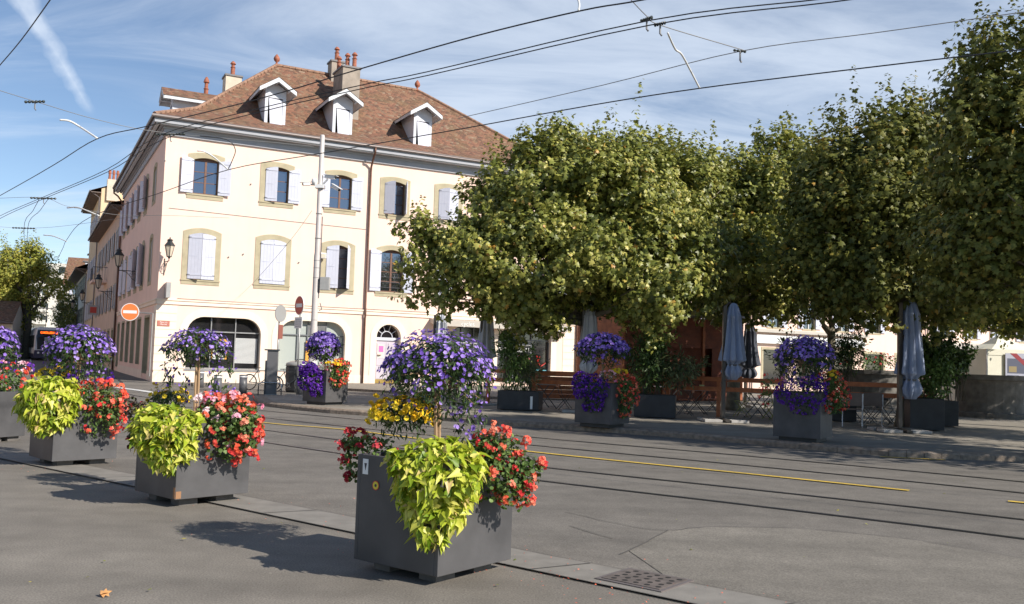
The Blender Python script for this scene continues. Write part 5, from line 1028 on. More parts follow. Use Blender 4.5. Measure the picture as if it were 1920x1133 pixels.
# balcony with railing
r=empty('balcony',street(34),BR,label='concrete balcony with thin iron railing on the lower cream house',cat='balcony'); m=MB(SIDE2); m.box(0,3.4,-1.1,-.01,6.75,6.95); m.build('slab','plaster',r)
m=MB(SIDE2); 
for x in np.arange(0.05,3.4,.16): m.box(x-.01,x+.01,-1.08,-1.06,6.95,7.95)
m.box(0,3.4,-1.09,-1.05,7.95,8.0); 
for y in np.arange(-1.0,-.05,.2): m.box(.04,.06,y,y+.02,6.95,7.95)
m.box(.03,.07,-1.09,-.01,7.95,8.0); m.build('railing','shutter iron',r)
m=MB(SIDE2); m.box(39.2,39.3,-1.0,-.2,4.3,5.1); m.mi=1; m.box(39.19,39.198,-.85,-.35,4.45,4.95); o=m.build('shop_sign',['box grey','sign red'],B if False else None,label='small square hanging shop sign with a red mark on the shaded street',cat='shop sign'); o.matrix_world=Matrix.Translation(BO)@Matrix.Rotation(BR,4,'Z')
# far left: white apartment block, low house, gable house, hill, plane tree
ap=empty('apartment_block',(D(88,640,215).x-14,215,0),R(8),label='white apartment block with rows of balconies at the far end of the street',cat='building')
hol=[];
for k in range(7):
    for j in range(8): hol.append((1.2+j*3.4,2.8+j*3.4,1.2+k*2.9,2.8+k*2.9))
m=MB(); wall(m,28,21,hol); m.box(0,28,.01,14,20.8,21); m.poly((0,0,0),(0,14,0),(0,14,21),(0,0,21)); m.poly((28,0,0),(28,14,0),(28,14,21),(28,0,21)); m.build('wall','plaster white',ap)
for h in hol: m=MB(); m.box(h[0],h[1],.2,.3,h[2],h[3]); m.build('window','glass shop',ap)
for k in range(1,7): m=MB(); m.box(.5,13,-1.3,-.01,.9+k*2.9-.2,.9+k*2.9); m.box(.5,13,-1.3,-1.25,.9+k*2.9,1.7+k*2.9); m.build('balcony','plaster white',ap)
row_house('low house with terracotta roof at the left edge beyond the road',(D(24,640,98).x-8.5,94.8,0),R(20),9,8,4.2,1,[2,4.6,7.2],'plaster white',roofh=2.0,wz=[1.6],ov=.9,shop=True,sh=1,mt='terracotta pot')
row_house('cream gable house with pale chimney closing the street on the right',(D(112,640,150).x,150,0),R(20),14,12,12,3,[2,5,8,11],'plaster white',roofh=4.5,ov=.8,shop=False)
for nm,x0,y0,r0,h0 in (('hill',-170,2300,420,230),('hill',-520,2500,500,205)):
    m=MB(); m.lathe((x0,y0,-5),[(r0*2,0),(r0*1.6,h0*.25),(r0*1.1,h0*.6),(r0*.6,h0*.86),(r0*.25,h0*.97),(1,h0)],24,mod=lambda a,z:1+.08*math.sin(3*a)+.05*math.sin(7*a)); m.build(nm,'hill haze blue',smooth=True,kind='structure')
YT=104
tree('broad_tree',(D(48,660,YT).x,YT,0),5.5,.45,[ell(30,505,YT,2.6,1.7),ell(60,490,YT,1.7,1.5),ell(10,545,YT,2.2,2.2),ell(35,575,YT,1.7,1.8),ell(105,535,YT,1.2,1.4),ell(80,525,YT,.9,1.0),ell(20,610,YT,1.5,1.2),ell(70,560,YT,1.1,.8),ell(-20,550,YT,3,3)],900,24,1.5,.40,'leaf yellowish','large open tree turning yellow-green above the tram at the far left',seed=31,tm=T_DIA,bark='bark',cut=-.1,up=.1)
tree('street_tree',(D(128,655,118).x,118,0),3,.2,[ell(128,585,118,1.4,1.9),ell(135,620,118,1.5,1.6),ell(118,600,118,1.0,1.6)],260,18,.8,.30,'leaf plane','small green tree before the end of the house row, right of the tram',seed=33,tm=T_DIA,bark='bark',cut=-.3)
# tram
YM=95; tp=D(88,676,YM); tp.z=0; r=empty('tram',tp,R(30),label='white and dark blue tram with large windscreen coming down the street',cat='tram')
m=MB(); pr=[(-1.2,.35),(1.2,.35),(1.25,1.2),(1.22,2.4),(1.05,3.25),(.85,3.45),(-.85,3.45),(-1.05,3.25),(-1.22,2.4),(-1.25,1.2)]
n=len(pr); V=[(x*(.93 if y<0.1 else 1),y+(0 if z>1 else .0)+(.5*(max(z-1.0,0)/2.4)**2 if y<.1 else 0),z) for y in (0,.6,30) for x,z in pr]; m.add(V,[tuple(range(n))]+[(k*n+i,k*n+(i+1)%n,(k+1)*n+(i+1)%n,(k+1)*n+i) for k in (0,1) for i in range(n)]); m.build('body','tram white',r)
m=MB(); m.add([(-.98,-.07,1.15),(.98,-.07,1.15),(1.05,.06,2.3),(.98,.30,3.15),(-.98,.30,3.15),(-1.05,.06,2.3)],[(0,1,2,3,4,5)]); m.build('windscreen','tram black',r)
m=MB(); m.box(-1.22,1.22,-.06,30.02,.25,1.05); m.build('skirt','tram blue',r)
m=MB(); m.box(-.8,.8,.10,.20,2.70,3.04) ; m.build('destination_box','tram black',r); text('destination','12 MOILLESULAZ',.30,'led orange',r,(.05,.09,2.87),UPR,.004,sx=.72,bold=.012)
m=MB(); m.add([(-.35,-.075,1.2),(.25,-.075,1.2),(.25,.05,2.4),(-.35,.05,2.4)],[(0,1,2,3)]); m.build('driver_blind','tram blind',r)
for x in (-.85,.85): m=MB(); m.tube([(x,-.09,.8),(x,-.06,.8)],.11,10); m.build('headlight','sign white',r)
for sd in (-1,1):
    m=MB(); m.box(sd*1.255-.01,sd*1.255+.01,1,29,1.3,2.6); m.build('side_window','tram black',r)
m=MB(); m.tube([(0,6,3.45),(0,5,4.3),(0,6,5.6)],.04,5); m.tube([(-.7,6,5.6),(.7,6,5.6)],.04,5); m.build('pantograph','wire grey',r)
# cars
def car(loc,rz,mt,lab):
    r=empty('car',loc,rz,label=lab,cat='car',group='cars waiting far down the street'); m=MB()
    pr=[(-2.1,.3,.80),(-2.15,.75,.82),(-1.3,.92,.84),(-.75,1.42,.66),(.9,1.45,.66),(1.7,.98,.82),(2.1,.85,.82),(2.1,.3,.80)]
    V=[(sd*w,y,z) for sd in (-1,1) for y,z,w in pr]; n=len(pr); m.add(V,[tuple(range(n)),tuple(range(n,2*n))[::-1]]+[(i,(i+1)%n,n+(i+1)%n,n+i) for i in range(n)]); m.build('body',mt,r)
    m=MB(); m.add([(-.72,-1.28,.96),(.72,-1.28,.96),(.60,-.80,1.37),(-.60,-.80,1.37)],[(0,1,2,3)]); m.build('windscreen','tram black',r)
    m=MB()
    for sd in (-1,1): m.add([(sd*.80,-1.1,.97),(sd*.80,1.4,.99),(sd*.69,.85,1.38),(sd*.69,-.7,1.37)],[(0,1,2,3)])
    m.build('side_glass','tram black',r)
    for x in (-.78,.78):
        for y in (-1.3,1.3): m=MB(); m.tube([(x-.1,y,.33),(x+.1,y,.33)],.33,12); m.build('wheel','rubber',r)
        m=MB(); m.box(x*.78-.14,x*.78+.14,-2.19,-2.14,.62,.76); m.build('headlight','chrome',r)
    return r
for (x,y,Y,mt,lab) in ((46,660,140,'car white','white car facing the camera left of the tram'),(32,656,158,'car white','white car partly behind the front one, nearer the left edge'),(62,654,185,'car dark','dark car between the white car and the tram')):
    p=D(x,y,Y); p.z=0; car(p,R(24),mt,lab)
# ================================================================ TERRACE
def parasol(px,topy,boty,Y,canx,mt,lab,slabs=True,wk=1.):
    mast=D(px,700,Y); mast.z=.12; r=empty('closed_parasol',mast,label=lab,cat='parasol',group='closed cantilever parasols of the terrace'); H=D(px,topy,Y).z-.12; cx=D(canx,600,Y).x-mast.x
    m=MB(); m.box(-.045,.045,-.06,.06,.1,H-.02); m.build('mast','mast bronze',r); m=MB(); m.tube([(0,0,H-.05),(cx*.5,0,H+.06),(cx,0,H+.02)],.03,6); m.tube([(0,0,H*.62),(cx*.4,0,H*.75),(cx,0,H*.9)],.025,6); m.build('arm','mast bronze',r)
    zb=D(px,boty,Y).z-.12; Hc=H-zb
    prof=[(.02,H+.06),(.07,H+.03),(.11,H-.08),(.15,H-.26),(.17,H-.30),(.16,H-.31),(.19,H-Hc*.35),(.23,H-Hc*.55),(.285,H-Hc*.73),(.28,H-Hc*.745),(.19,H-Hc*.76),(.14,H-Hc*.79),(.19,H-Hc*.84),(.225,H-Hc*.89),(.20,H-Hc*.94),(.13,H-Hc*.975),(.10,H-Hc)]
    ph=random.uniform(0,6); m=MB(); m.lathe((cx,0,0),[(a*wk,z) for a,z in prof],72,mod=lambda a,z:1+.24*math.cos(8*a+ph+.7*math.sin(z*2.4))+.12*math.sin(13*a+1.4*z)); m.build('canopy',mt,r,smooth=True)
    m=MB(); z=H-Hc*.80; m.lathe((cx,0,z-.03),[(.175*wk,0),(.175*wk,.05)],16); m.build('strap','shutter iron',r)
    m=MB()
    m.box(-.55,.55,-.05,.05,.02,.09); m.box(-.05,.05,-.55,.55,.021,.091); m.build('cross_base','mast bronze',r)
    if slabs:
        for a,b in ((-.58,-.5),(.1,-.52),(.1,.1),(-.58,.1)): m=MB(); m.box(a,a+.46,b,b+.44,.0,.07); m.build('slab','slab',r,bevel=.01)
    m=MB(); m.tube([(0,-.06,H*.35),(.12,-.1,H*.35)],.012,5); m.build('crank','mast bronze',r)
    return r
parasol(1687,566,748,22.5,1708,'canopy grey','large closed grey-blue parasol nearest the kerb, its cloth knotted at the bottom',wk=1.0)
parasol(1357,572,712,24.4,1375,'canopy grey','closed grey parasol standing alone in front of the right end of the wooden hut')
parasol(1398,607,712,34,1406,'canopy dark','darkest closed parasol, navy, just right of a taller grey one',wk=1.1)
parasol(1092,574,700,26.8,1106,'canopy pale','closed pale parasol behind the middle kerb planter beside a tree trunk')
parasol(901,578,700,29.5,914,'canopy pale','closed pale parasol in front of the shop awning')
parasol(812,590,700,34,828,'canopy pale','closed pale parasol seen over the near purple flower ball, farthest left')
# railings: two boards on posts
def board_fence(a,b,lab,posts=(0.,1.),z0=1.15,z1=.88,h=.12):
    a=Vector(a);b=Vector(b); d=(b-a); L_=d.length; az=math.atan2(d.y,d.x); r=empty('board_railing',(a.x,a.y,.12),az,label=lab,cat='railing',group='orange brown board railings of the terrace')
    for z in (z0,z1): m=MB(); m.box(0,L_,-.02,.02,z-h,z); m.build('rail','rail wood',r,bevel=.004)
    for t in posts: m=MB(); m.box(L_*t-.05,L_*t+.05,.021,.10,0,z0-.01); m.build('post','rail wood',r)
board_fence((D(905,700,29.2).x,29.2,0),(D(948,700,28.3).x,28.3,0),'short stub of board railing left of the leafy black planter',(.2,))
board_fence((D(990,700,27.8).x,27.8,0),(D(1205,700,26.2).x,26.2,0),'board railing between the leafy black planter and the middle kerb planter',(.05,.95))
board_fence((D(1248,700,26.2).x,26.2,0),(D(1470,700,24.8).x,24.8,0),'long board railing in front of the bistro tables and the tall grey parasol',(.02,.46,.98))
board_fence((D(1545,700,24.8).x,24.8,0),(D(1748,700,23.9).x,23.9,0),'board railing at the right, sunlit in patches, running behind the knotted parasol',(.03,.97))
# black planters with bushes
def black_box(px0,px1,Y,h,dep,lab,bush,rz=R(-12)):
    a=D(px0,700,Y);b=D(px1,700,Y); w=b.x-a.x; r=empty('bush_planter',((a.x+b.x)/2,Y,.12),rz,label=lab,cat='planter',group='black planters with bushes on the terrace'); m=MB(); 
    m.box(-w/2,w/2,-dep/2,dep/2,.02,h); m.build('box','black planter',r,bevel=.006); m=MB(); m.box(-w/2+.05,w/2-.05,-dep/2+.05,dep/2-.05,h+.001,h+.01); m.build('soil','soil',r)
    for (px,py,wp,hp,n,sz,mt,tm) in bush:
        c,rr=blob(px,py,Y,wp,hp); L=[leaves('',c,rr,n,sz,tm,mt,r,.4,.15,.8)]
        for _ in range(14):
            q=sph(1)[0]; q[2]=abs(q[2])*.9; cc=c+q*rr*.9; k=22; t_=rng.random((k,1)); d_=np.array([q[0]*.25,q[1]*.25,.30]); L.append((cc+d_*t_+rng.normal(size=(k,3))*.035,rng.normal(size=(k,3))+[0,0,.5],q+rng.normal(size=(k,3))*.5,sz*rng.uniform(.6,1.2,k)))
        z0_=WM[r.name].inverted(); J=join(L); bu=scatter('bush',tm,J[0],J[1],J[2],J[3],mt,r)
        m=MB(); base=Vector((c[0],c[1],.12+h))
        for k in range(7): m.tube([base+Vector((random.uniform(-.15,.15),random.uniform(-.1,.1),0)),Vector(tuple(c))+Vector((random.uniform(-.2,.2),random.uniform(-.15,.15),random.uniform(-.1,.3)))],.012,4,cap=False)
        m.build('stems','bark',bu,world=True)
    return r
BBt=T_LONG
x1=black_box(938,1016,26.9,.56,.7,'low black planter with a tall variegated bush left of the middle kerb planter',[(965,690,60,120,1530,.15,'leaf green',T_LONG),(990,700,50,90,1190,.12,'leaf grey',T_LONG),(950,660,30,60,272,.15,'leaf green',T_LONG)])
m=MB(); w_=.0; m.box(.36,.43,-.3535,-.3505,.06,.42); m.build('paint_drip','sign white',x1)
black_box(1192,1268,25.3,.62,.7,'low black planter with dark oleander just right of the middle kerb planter',[(1215,690,80,105,1870,.16,'leaf deep',T_LONG),(1268,700,90,70,1360,.14,'leaf grey',T_LONG),(1230,650,50,40,408,.16,'leaf green',T_LONG)])
black_box(1703,1762,23.6,.80,.75,'tall square black planter with round-leaved bush behind the knotted parasol',[(1752,705,66,110,2210,.10,'leaf green',T_HEART),(1740,660,70,60,1020,.11,'leaf deep',T_HEART)])
black_box(1764,1792,25.5,.70,.5,'small black planter tucked behind the tall square one',[(1785,690,56,80,1020,.10,'leaf deep',T_HEART),(1806,678,24,40,340,.10,'leaf green',T_HEART)])
black_box(1470,1600,26.6,.55,.6,'long low black planter with dark shrubs hidden behind the right kerb planter',[(1475,680,50,80,900,.13,'leaf deep',T_LONG),(1590,665,60,90,1200,.13,'leaf deep',T_LONG),(1535,680,90,70,1200,.13,'leaf deep',T_LONG)])
# bistro tables and chairs
def bistro_table(x,y,rz,lab,thing_=None):
    r=empty('bistro_table',(x,y,.12),rz,label=lab,cat='table',group='folding bistro tables on the terrace'); m=MB(); m.box(-.35,.35,-.35,.35,.71,.74); m.build('tabletop','galvanised',r,bevel=.004)
    for sd in (-1,1):
        m=MB(); m.tube([(-.3,sd*.28,0),(.3,sd*.28,.71)],.013,6); m.tube([(.3,sd*.26,0),(-.3,sd*.26,.71)],.013,6); m.build('leg','metal table',r)
    m=MB(); m.tube([(-.28,-.28,.05),(-.28,.28,.05)],.01,5); m.tube([(.28,-.26,.05),(.28,.26,.05)],.01,5); m.build('stretcher','metal table',r)
def bistro_chair(x,y,rz,lab,mt='metal table',seat='rail wood'):
    r=empty('folding_chair',(x,y,.12),rz,label=lab,cat='chair',group='folding chairs on the terrace'); m=MB()
    for sd in (-1,1):
        m=MB(); m.tube([(sd*.2,.22,0),(sd*.2,-.12,.45),(sd*.2,-.22,.85)],.011,6); m.build('leg',mt,r); m=MB(); m.tube([(sd*.17,-.22,0),(sd*.17,.18,.45)],.011,6); m.build('leg',mt,r)
    m=MB(); 
    for k in range(5): m.box(-.2,.2,-.17+k*.075,-.115+k*.075,.45,.465)
    m.build('seat',seat,r); m=MB()
    for k in range(2): m.box(-.2,.2,-.225+k*.01,-.205+k*.01,.66+k*.1,.73+k*.1)
    m.build('backrest',seat,r)
T_=[(1020,752,28.6,'bistro table with a lime pot behind the first board railing'),(1305,760,27.6,'bistro table behind the left half of the long railing'),(1420,765,26.6,'bistro table between the two closed parasols'),(1650,770,26.0,'bistro table behind the right railing'),(1590,760,27.6,'bistro table partly hidden by the right kerb planter'),(1250,745,30.5,'bistro table set deep under the trees by the hut')]
for x,y,Y,lab in T_: p=D(x,y,Y); bistro_table(p.x,Y,random.uniform(-.4,.4),lab)
C_=[(995,Y0,R(100)) for Y0 in ()]
CH_=[(985,28.2,80,'folding chair left of the lime pot table','metal table','rail wood'),(1058,28.0,-80,'folding chair right of the lime pot table','metal table','rail wood'),(1285,26.9,70,'dark folding chair with orange slats right of the oleander planter','metal table','rail wood'),(1335,28.0,-95,'dark folding chair behind the post of the long railing','metal table','rail wood'),(1392,27.2,60,'olive folding chair just right of the tall grey parasol','chair green','chair green'),(1448,26.2,-70,'olive folding chair by the red geraniums','chair green','chair green'),(1630,25.6,85,'folding chair left in the right hand group','metal table','metal table'),(1672,25.4,-80,'folding chair behind the knotted parasol mast','metal table','metal table')]
for x,Y,a,lab,mt_,st_ in CH_: p=D(x,760,Y); bistro_chair(p.x,Y,R(a),lab,mt_,st_)
for x,Y,lab in ((1598,23.9,'cantilever chair with pale tube runners, right beside the kerb planter'),(1636,24.4,'cantilever chair with pale tube runners, second from the kerb planter')):
    p=D(x,780,Y); r=empty('cantilever_chair',(p.x,Y,.12),R(160),label=lab,cat='chair',group='cantilever chairs behind the right railing')
    for sd in (-1,1): m=MB(); m.tube(smoothpath([(sd*.24,.25,.02),(sd*.24,-.2,.02),(sd*.24,-.26,.06),(sd*.24,-.26,.42),(sd*.24,.2,.45),(sd*.24,.25,.5),(sd*.24,.3,.85)],4),.014,6); m.build('frame','plastic white',r)
    m=MB(); m.box(-.23,.23,-.24,.2,.44,.47); m.build('seat','soffit',r); m=MB(); m.box(-.23,.23,.25,.28,.55,.88); m.build('backrest','soffit',r)
for (x,y,Y,lab) in ((1012,706,28.5,'lime green pot on the table behind the first railing'),(1316,719,27.5,'lime green pot on the table behind the long railing')):
    p=D(x,y,Y); m=MB(); m.lathe((p.x,p.y,.863),[(.055,0),(.075,.14)],12); m.build('flower_pot','pot lime',None,label=lab,cat='pot')
# ================================================================ WOODEN HUT, FOUNTAINS, TENT, FAR ROW
ha=D(1108,700,38.5); hb=D(1166,700,36.5); hc=D(1388,700,39.5); hz=.1
hd=(Vector((hc.x,hc.y,0))-Vector((hb.x,hb.y,0))); hl=hd.length; haz=math.atan2(hd.y,hd.x); r=empty('wooden_hut',(hb.x,hb.y,.12),haz,label='long brown wooden market hut under the trees, its front in dappled shade',cat='hut')
Hh=3.5; gd=3.2
m=MB()
for k in range(22):
    z=k*.155; m.box(-.012,.012,0,gd,z,z+.154); m.box(.02,hl,-.02,.02,z,z+.15) if not (6<=k<=13) else (m.box(.02,1.2,-.02,.02,z,z+.15),m.box(hl-1.6,hl,-.02,.02,z,z+.15)); m.box(hl-.02,hl,.03,gd,z,z+.154)
m.box(.02,hl-.03,.022,.035,0,.9); m.box(.02,hl-.03,.022,.035,2.2,3.4); m.build('plank_wall','hut wood shaded',r); m=MB(); m.box(.02,hl-.03,.40,.45,.0,3.4); m.build('shutter_panel','hut wood shaded',r); m=MB(); 
for x in (.0,hl*.33,hl*.66,hl): m.box(x-.06,x+.06,-.09,-.03,0,3.41)
m.build('post','hut wood',r); m=MB(); m.box(.5,hl-1.2,2.2,2.3,.9,2.2); m.build('back_panel','hut wood shaded',r); m=MB(); m.box(.4,hl-1.1,-.16,.3,.86,.92); m.build('counter','hut wood',r)
m=MB()
for k in range(22): z=k*.155; m.box(-.045,-.0135,-.02,gd,z,z+.148)
m.build('gable_planks','hut wood',r)
m=MB(); m.add([(-.3,-.45,3.40),(hl+.3,-.45,3.40),(hl+.3,gd/2,4.05),(-.3,gd/2,4.05),(-.3,-.45,3.48),(hl+.3,-.45,3.48),(hl+.3,gd/2,4.13),(-.3,gd/2,4.13)],[(0,1,2,3),(4,5,6,7),(0,1,5,4),(0,3,7,4),(1,2,6,5)]); m.add([(-.3,gd+.3,3.40),(hl+.3,gd+.3,3.40),(hl+.3,gd/2,4.13),(-.3,gd/2,4.13)],[(0,1,2,3)]); m.build('roof','hut roof',r)
m=MB(); p=D(1040,735,36.5); m.T=Matrix.Translation((p.x,36.5,.12))@Matrix.Rotation(R(12),4,'Z')
for k in range(5): m.box(-1.0,1.1,-.02,.02,k*.17,k*.17+.162); m.box(1.08,1.12,0,.7,k*.17,k*.17+.162)
m.box(-1.05,1.15,-.06,.8,.86,.91); m.build('wooden_counter','hut wood',None,label='low brown wooden counter left of the hut behind the first railing',cat='counter')
def fountain(px,Y,rad,h,lab,flow=False):
    p=D(px,720,Y); r=empty('stone_basin',(p.x,Y,.12),R(20),label=lab,cat='fountain'); m=MB(); m.lathe((0,0,0),[(rad*1.12,0),(rad*1.12,.16),(rad*.96,.18),(rad*.93,.5),(rad*.97,h-.3),(rad*1.0,h-.2),(rad*1.08,h-.16),(rad*1.08,h),(rad*.9,h),(rad*.88,h-.3)],28); m.build('basin','fountain stone',r)
    if flow:
        c=np.array([p.x,Y,.12+h+.25]); a=leaves('',c,np.array([rad*.9,rad*.7,.45]),700,.09,T_HEART,'',r,.5,.3,.8); f_g=scatter('planting',T_HEART,a[0],a[1],a[2],a[3],'leaf green',r); b=blooms(c,np.array([rad*.9,rad*.7,.5]),70,.12,-.2); scatter('blossoms',T_UMBELF,b[0],b[1],b[2],b[3],'bloom crimson',f_g)
    else:
        m=MB(); m.lathe((0,0,h-.12),[(rad*.86,0),(rad*.86,.005)],8,rot=R(22.5)); m.build('water','glass shop',r)
fountain(1856,32,1.12,1.45,'dark weathered octagonal stone basin at the far right')
fountain(1632,37.5,1.25,1.5,'pale stone basin topped with red geraniums behind the right railing',True)
tp_=D(1893,700,41); r=empty('market_tent',(tp_.x-.45,41,.12),R(6),label='white pavilion tent with a poster on its side at the right edge',cat='tent'); hw=1.75; ez=2.55; az_=D(1893,628,41).z-.12
m=MB(); 
for k in range(4):
    a=R(45+90*k); b=R(135+90*k); c0=Vector((hw*math.sqrt(2)*math.cos(a),hw*math.sqrt(2)*math.sin(a),ez)); c1=Vector((hw*math.sqrt(2)*math.cos(b),hw*math.sqrt(2)*math.sin(b),ez)); ap_=Vector((0,0,az_)); prev=(c0,c1)
    for q in (.35,.7,1.):
        s1=c0.lerp(ap_,q)-Vector((0,0,.28*math.sin(math.pi*q))); s2=c1.lerp(ap_,q)-Vector((0,0,.28*math.sin(math.pi*q))); m.poly(prev[0],prev[1],s2,s1); prev=(s1,s2)
    m.poly(c0,c1,c1-Vector((0,0,.25)),c0-Vector((0,0,.25)))
m.build('canopy','tent cloth',r); m=MB(); m.box(-hw,hw,-hw+.02,-hw+.03,0,ez-.1); m.box(-hw+.02,-hw+.03,-hw+.04,hw,0,ez-.1); m.build('side_wall','tent cloth',r)
for sx_ in (-1,1):
    for sy in (-1,1): m=MB(); m.box(sx_*hw-.03,sx_*hw+.03,sy*hw-.03,sy*hw+.03,0,ez); m.build('pole','galvanised',r)
px0=-.95; m=MB(); m.box(px0,px0+.95,-hw-.07,-hw-.05,1.2,2.4); m.mi=1; m.box(px0+.08,px0+.87,-hw-.073,-hw-.0705,1.55,2.18); m.mi=2; m.add([(px0+.2,-hw-.075,2.4),(px0+.5,-hw-.075,2.4),(px0+.95,-hw-.075,2.0),(px0+.95,-hw-.075,1.8)],[(0,1,2,3)]); m.mi=3; m.box(px0+.15,px0+.5,-hw-.076,-hw-.0735,1.6,1.85)
for k in range(2): m.mi=1; m.box(px0+.08,px0+.6+.1*k,-hw-.073,-hw-.0705,1.44-k*.09,1.47-k*.09)
m.build('poster',['poster pale','poster blue','poster red','picture'],r)
# long row beyond the square
def frow(t0,L_,H,lab,wm,**k): return row_house(lab,tuple(BO+dT*t0),BR,L_,11,H,2,[2.2+3.2*i for i in range(int(L_/3.2))],wm,roofh=2.6,**k)
frow(25.2,11.5,7.8,'cream two storey house hidden behind the wooden hut','plaster',shop=False)
fh=frow(36.8,17,8.0,'cream house with the butcher shop sign seen between the parasols','plaster',shop=True)
frow(53.9,24,7.6,'pale house with a folding awning behind the stone basins','plaster',shop=True)
m=MB(); m.box(.5,10.6,-.25,-.02,3.22,3.78); sb=m.build('sign_board','sign board',fh); text('sign_lettering','BOUCHERIE  CHARCUTERIE',.42,'print',sb,(5.6,-.256,3.5),UPR,.004,sx=1.1)
m=MB(); m.box(.3,10.9,-.4,-.02,3.95,4.15); m.build('awning_box','awning grey',fh)
r=empty('folding_awning',tuple(BO+dT*54.5),BR,label='grey folding awning stretched out from the pale house',cat='awning'); m=MB(); m.add([(0,-.02,4.0),(7,-.02,4.0),(7,-2.4,2.9),(0,-2.4,2.9)],[(0,1,2,3)]); m.box(0,7,-2.42,-2.40,2.65,2.9); m.build('cloth','awning grey',r); m=MB()
for x in (.3,6.7): m.tube([(x,-.02,3.2),(x,-2.35,2.85)],.03,5)
m.build('arm','galvanised',r)
p=D(1384,688,36); m=MB(); 
r=empty('round_display',(p.x,36,.12),label='round yellow and white printed display beside the navy parasol',cat='display sign'); zc_=p.z-.12; m=MB(); disc(m,(0,0,zc_),.38,(0,-1,0),.02); m.mi=1; m.add([(-.25,-.025,zc_-.3),(-.02,-.025,zc_-.34),(.02,-.025,zc_+.2),(-.15,-.025,zc_+.26)],[(0,1,2,3)]); m.mi=2; disc(m,(.15,-.006,zc_),.14,(0,-1,0),.02); m.build('face',['plastic white','bloom yellow paint' if False else 'sticker yellow','poster pale'],r); m=MB(); m.tube([(0,.03,0),(0,.03,zc_)],.03,6); m.build('post','galvanised',r)
# ================================================================ OVERHEAD WIRES
def wire(name,pxs_,z,rad,lab,mt='wire',k=1,grp=None,cat_='wire'):
    pts=[]
    for q in pxs_:
        zz_=q[2] if len(q)>2 else z; pts.append(G(q[0],q[1],zz_))
    out_=lambda q: q[0]<0 or q[0]>1920 or q[1]<0
    P_=smoothpath(pts,5)
    if out_(pxs_[-1]): P_.append(P_[-1]+(pts[-1]-pts[-2]).normalized()*45)
    if out_(pxs_[0]): P_.insert(0,P_[0]+(pts[0]-pts[1]).normalized()*45)
    m=MB(); m.tube(P_,rad,5); return m.build(name,mt,None,label=lab,cat=cat_,group=grp)
CG='tram contact wires'
wire('contact_wire',[(-200,478),(0,367),(100,310),(183,260),(275,237),(480,187),(690,125),(890,68),(1090,20),(1210,-1),(1500,-60)],6.6,.012,'dark contact wire kinking at a curved white arm on the left, highest across the roof',grp=CG)
wire('contact_wire',[(-60,440),(0,405),(78,371),(200,318),(300,254),(480,205),(690,157),(800,135),(1220,38),(1560,-4),(1800,-40)],6.6,.010,'upper wire of the twin pair crossing the building roof',grp=CG)
wire('contact_wire',[(-60,448),(0,410),(82,373),(203,322),(305,262),(480,212),(690,164),(800,142),(1220,47),(1560,4),(1800,-30)],6.6,.010,'lower wire of the twin pair crossing the building roof',grp=CG)
wire('contact_wire',[(45,600,6.6),(95,510,6.6),(125,450,6.6),(168,408,6.6),(300,362,6.6),(430,318,6.6),(600,288,6.6),(875,240,6.6),(1100,199,6.6),(1310,166,6.6),(1600,130,6.6),(1925,92,6.6),(2300,50,6.6)],6.6,.012,'single contact wire running over the upper windows and the tree tops',grp=CG)
wire('contact_wire',[(75,371),(62,395),(45,428),(52,500),(60,560),(66,600)],6.6,.010,'left twin wire dropping toward the far tram',grp=CG); wire('contact_wire',[(92,371),(75,395),(52,428),(57,500),(63,560),(68,600)],6.6,.010,'right twin wire dropping toward the far tram',grp=CG)
wire('span_wire',[(-20,162,7.2),(0,170,7.2),(65,190,7.2),(180,224,7.2),(300,248,7.2),(520,268,7.2),(588,275,7.2)],7.2,.008,'thin pale span wire from the left edge to the top of the mast','wire grey',cat_='wire')
wire('span_wire',[(860,222,7.0),(1130,160,7.0),(1390,96,7.0),(1640,62,7.0),(1925,22,7.0)],7.0,.008,'thin span wire above the tree tops at the right','wire grey')
wire('span_wire',[(1165,-20,7.0),(1212,30,7.0),(1240,48,7.0),(1380,90,7.0),(1395,95,7.0)],7.0,.008,'short diagonal span wire carrying the large insulators','wire grey')
wire('span_wire',[(-5,372,7.),(82,371,7.),(130,388,7.),(230,404,7.),(310,404,7.),(430,409,7.)],7.,.007,'thin pale span wire meeting the street corner wall','wire grey')
wire('span_wire',[(-5,425,7.),(45,428,7.),(110,425,7.),(210,412,7.),(260,405,7.)],7.,.007,'thin pale span wire farther down the street','wire grey')
wire('span_wire',[(-5,128,6.8),(40,75,6.8),(97,-4,6.8)],6.8,.010,'thin wire cutting the top left corner of the sky')
wire('span_wire',[(585,395,7.0),(545,450,6.0),(480,525,5.0),(445,560,4.5)],7.,.007,'thin slanting stay wire from the mast toward the arched shop window','wire grey')
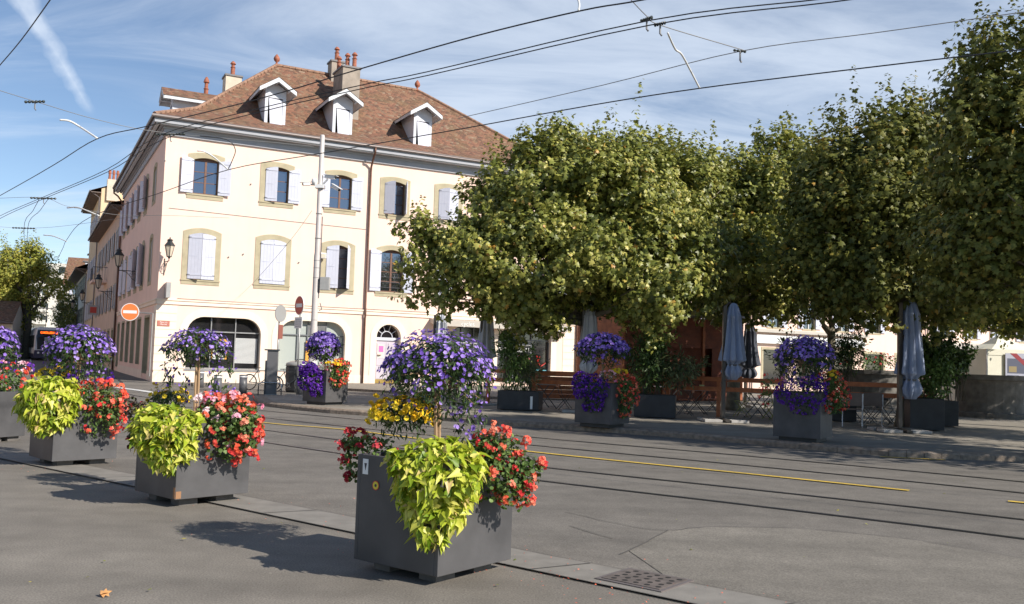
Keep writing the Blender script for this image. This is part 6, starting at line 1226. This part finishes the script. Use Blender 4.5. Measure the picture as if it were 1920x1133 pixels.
def insul(name,px,py,z,L_,ang,lab,n=8,rad=.035):
    c=G(px,py,z); r=empty(name,c,ang,label=lab,cat='insulator',group='insulators on the tram span wires'); m=MB(); T0=Matrix.Rotation(R(90),4,'Y'); m.T=T0
    prof=[]
    for k in range(n): z_=-L_/2+L_*k/n; prof+=[(rad*.5,z_),(rad,z_+L_/n*.2),(rad,z_+L_/n*.5),(rad*.5,z_+L_/n*.7)]
    m.lathe((0,0,0),prof,8); m.build('body','insulator',r); m=MB(); m.tube([(0,0,0),(0,0,-.16),(.03,0,-.2)],.016,5); m.build('clamp','wire grey',r)
insul('insulator',1213,36,7.0,.26,R(-50),'left half of the pair of large dark insulators high over the trees',5,.03); insul('insulator',1238,45,7.0,.22,R(-40),'right half of the pair of large dark insulators high over the trees',5,.03)
insul('insulator',1388,96,7.0,.26,R(15),'small insulator where two span wires meet right of the large pair',4,.025)
insul('insulator',66,191,7.2,.55,R(-10),'dark insulator bar under the vapour trail',6,.035); insul('insulator',82,372,7.,1.0,R(0),'dark insulator bar over the twin wires low at the left',8,.04); insul('insulator',45,428,7.,1.1,R(0),'dark insulator bar farthest down the street',8,.04)
insul('insulator',320,252,7.2,.9,R(-12),'long dark ribbed insulator in front of the building cornice',9,.035)
def arm(pts,z,lab,rad=.017):
    P=[G(q[0],q[1],q[2]) for q in pts]; m=MB(); m.tube(smoothpath(P,5),rad,6); m.build('steady_arm','arm white',None,smooth=True,label=lab,cat='wire arm',group='curved white arms steadying the contact wires')
arm([(1082,-10,7.1),(1086,8,6.9),(1085,19,6.6)],0,'short curved arm at the top edge of the photo'); arm([(1252,62,7.0),(1266,92,6.98),(1278,102,6.95),(1296,135,6.8),(1312,166,6.6)],0,'long curved arm hanging from the large insulators toward the tree tops')
arm([(112,225,7.1),(130,227,7.1),(150,238,7.0),(183,260,6.6)],0,'curved white arm under the vapour trail',.024); arm([(370,283,7.1),(382,284,7.1),(400,294,7.),(428,318,6.6)],0,'straight white arm in front of the first upper window',.022)
arm([(126,390,7.1),(145,389,7.0),(165,396,6.8),(186,405,6.6)],0,'curved white arm beside the far gable',.026); arm([(82,441,7.1),(100,443,7.0),(125,453,6.6)],0,'curved white arm lowest over the street',.026)
m=MB(); P=[G(375,255,7.2),G(425,262,7.1),G(441,280,6.9),(G(436,300,6.8)),G(428,317,6.6)]; m.tube(smoothpath(P,5),.012,5); m.build('feeder_cable','wire',None,label='dark looping feeder cable hanging before the first upper window',cat='cable')
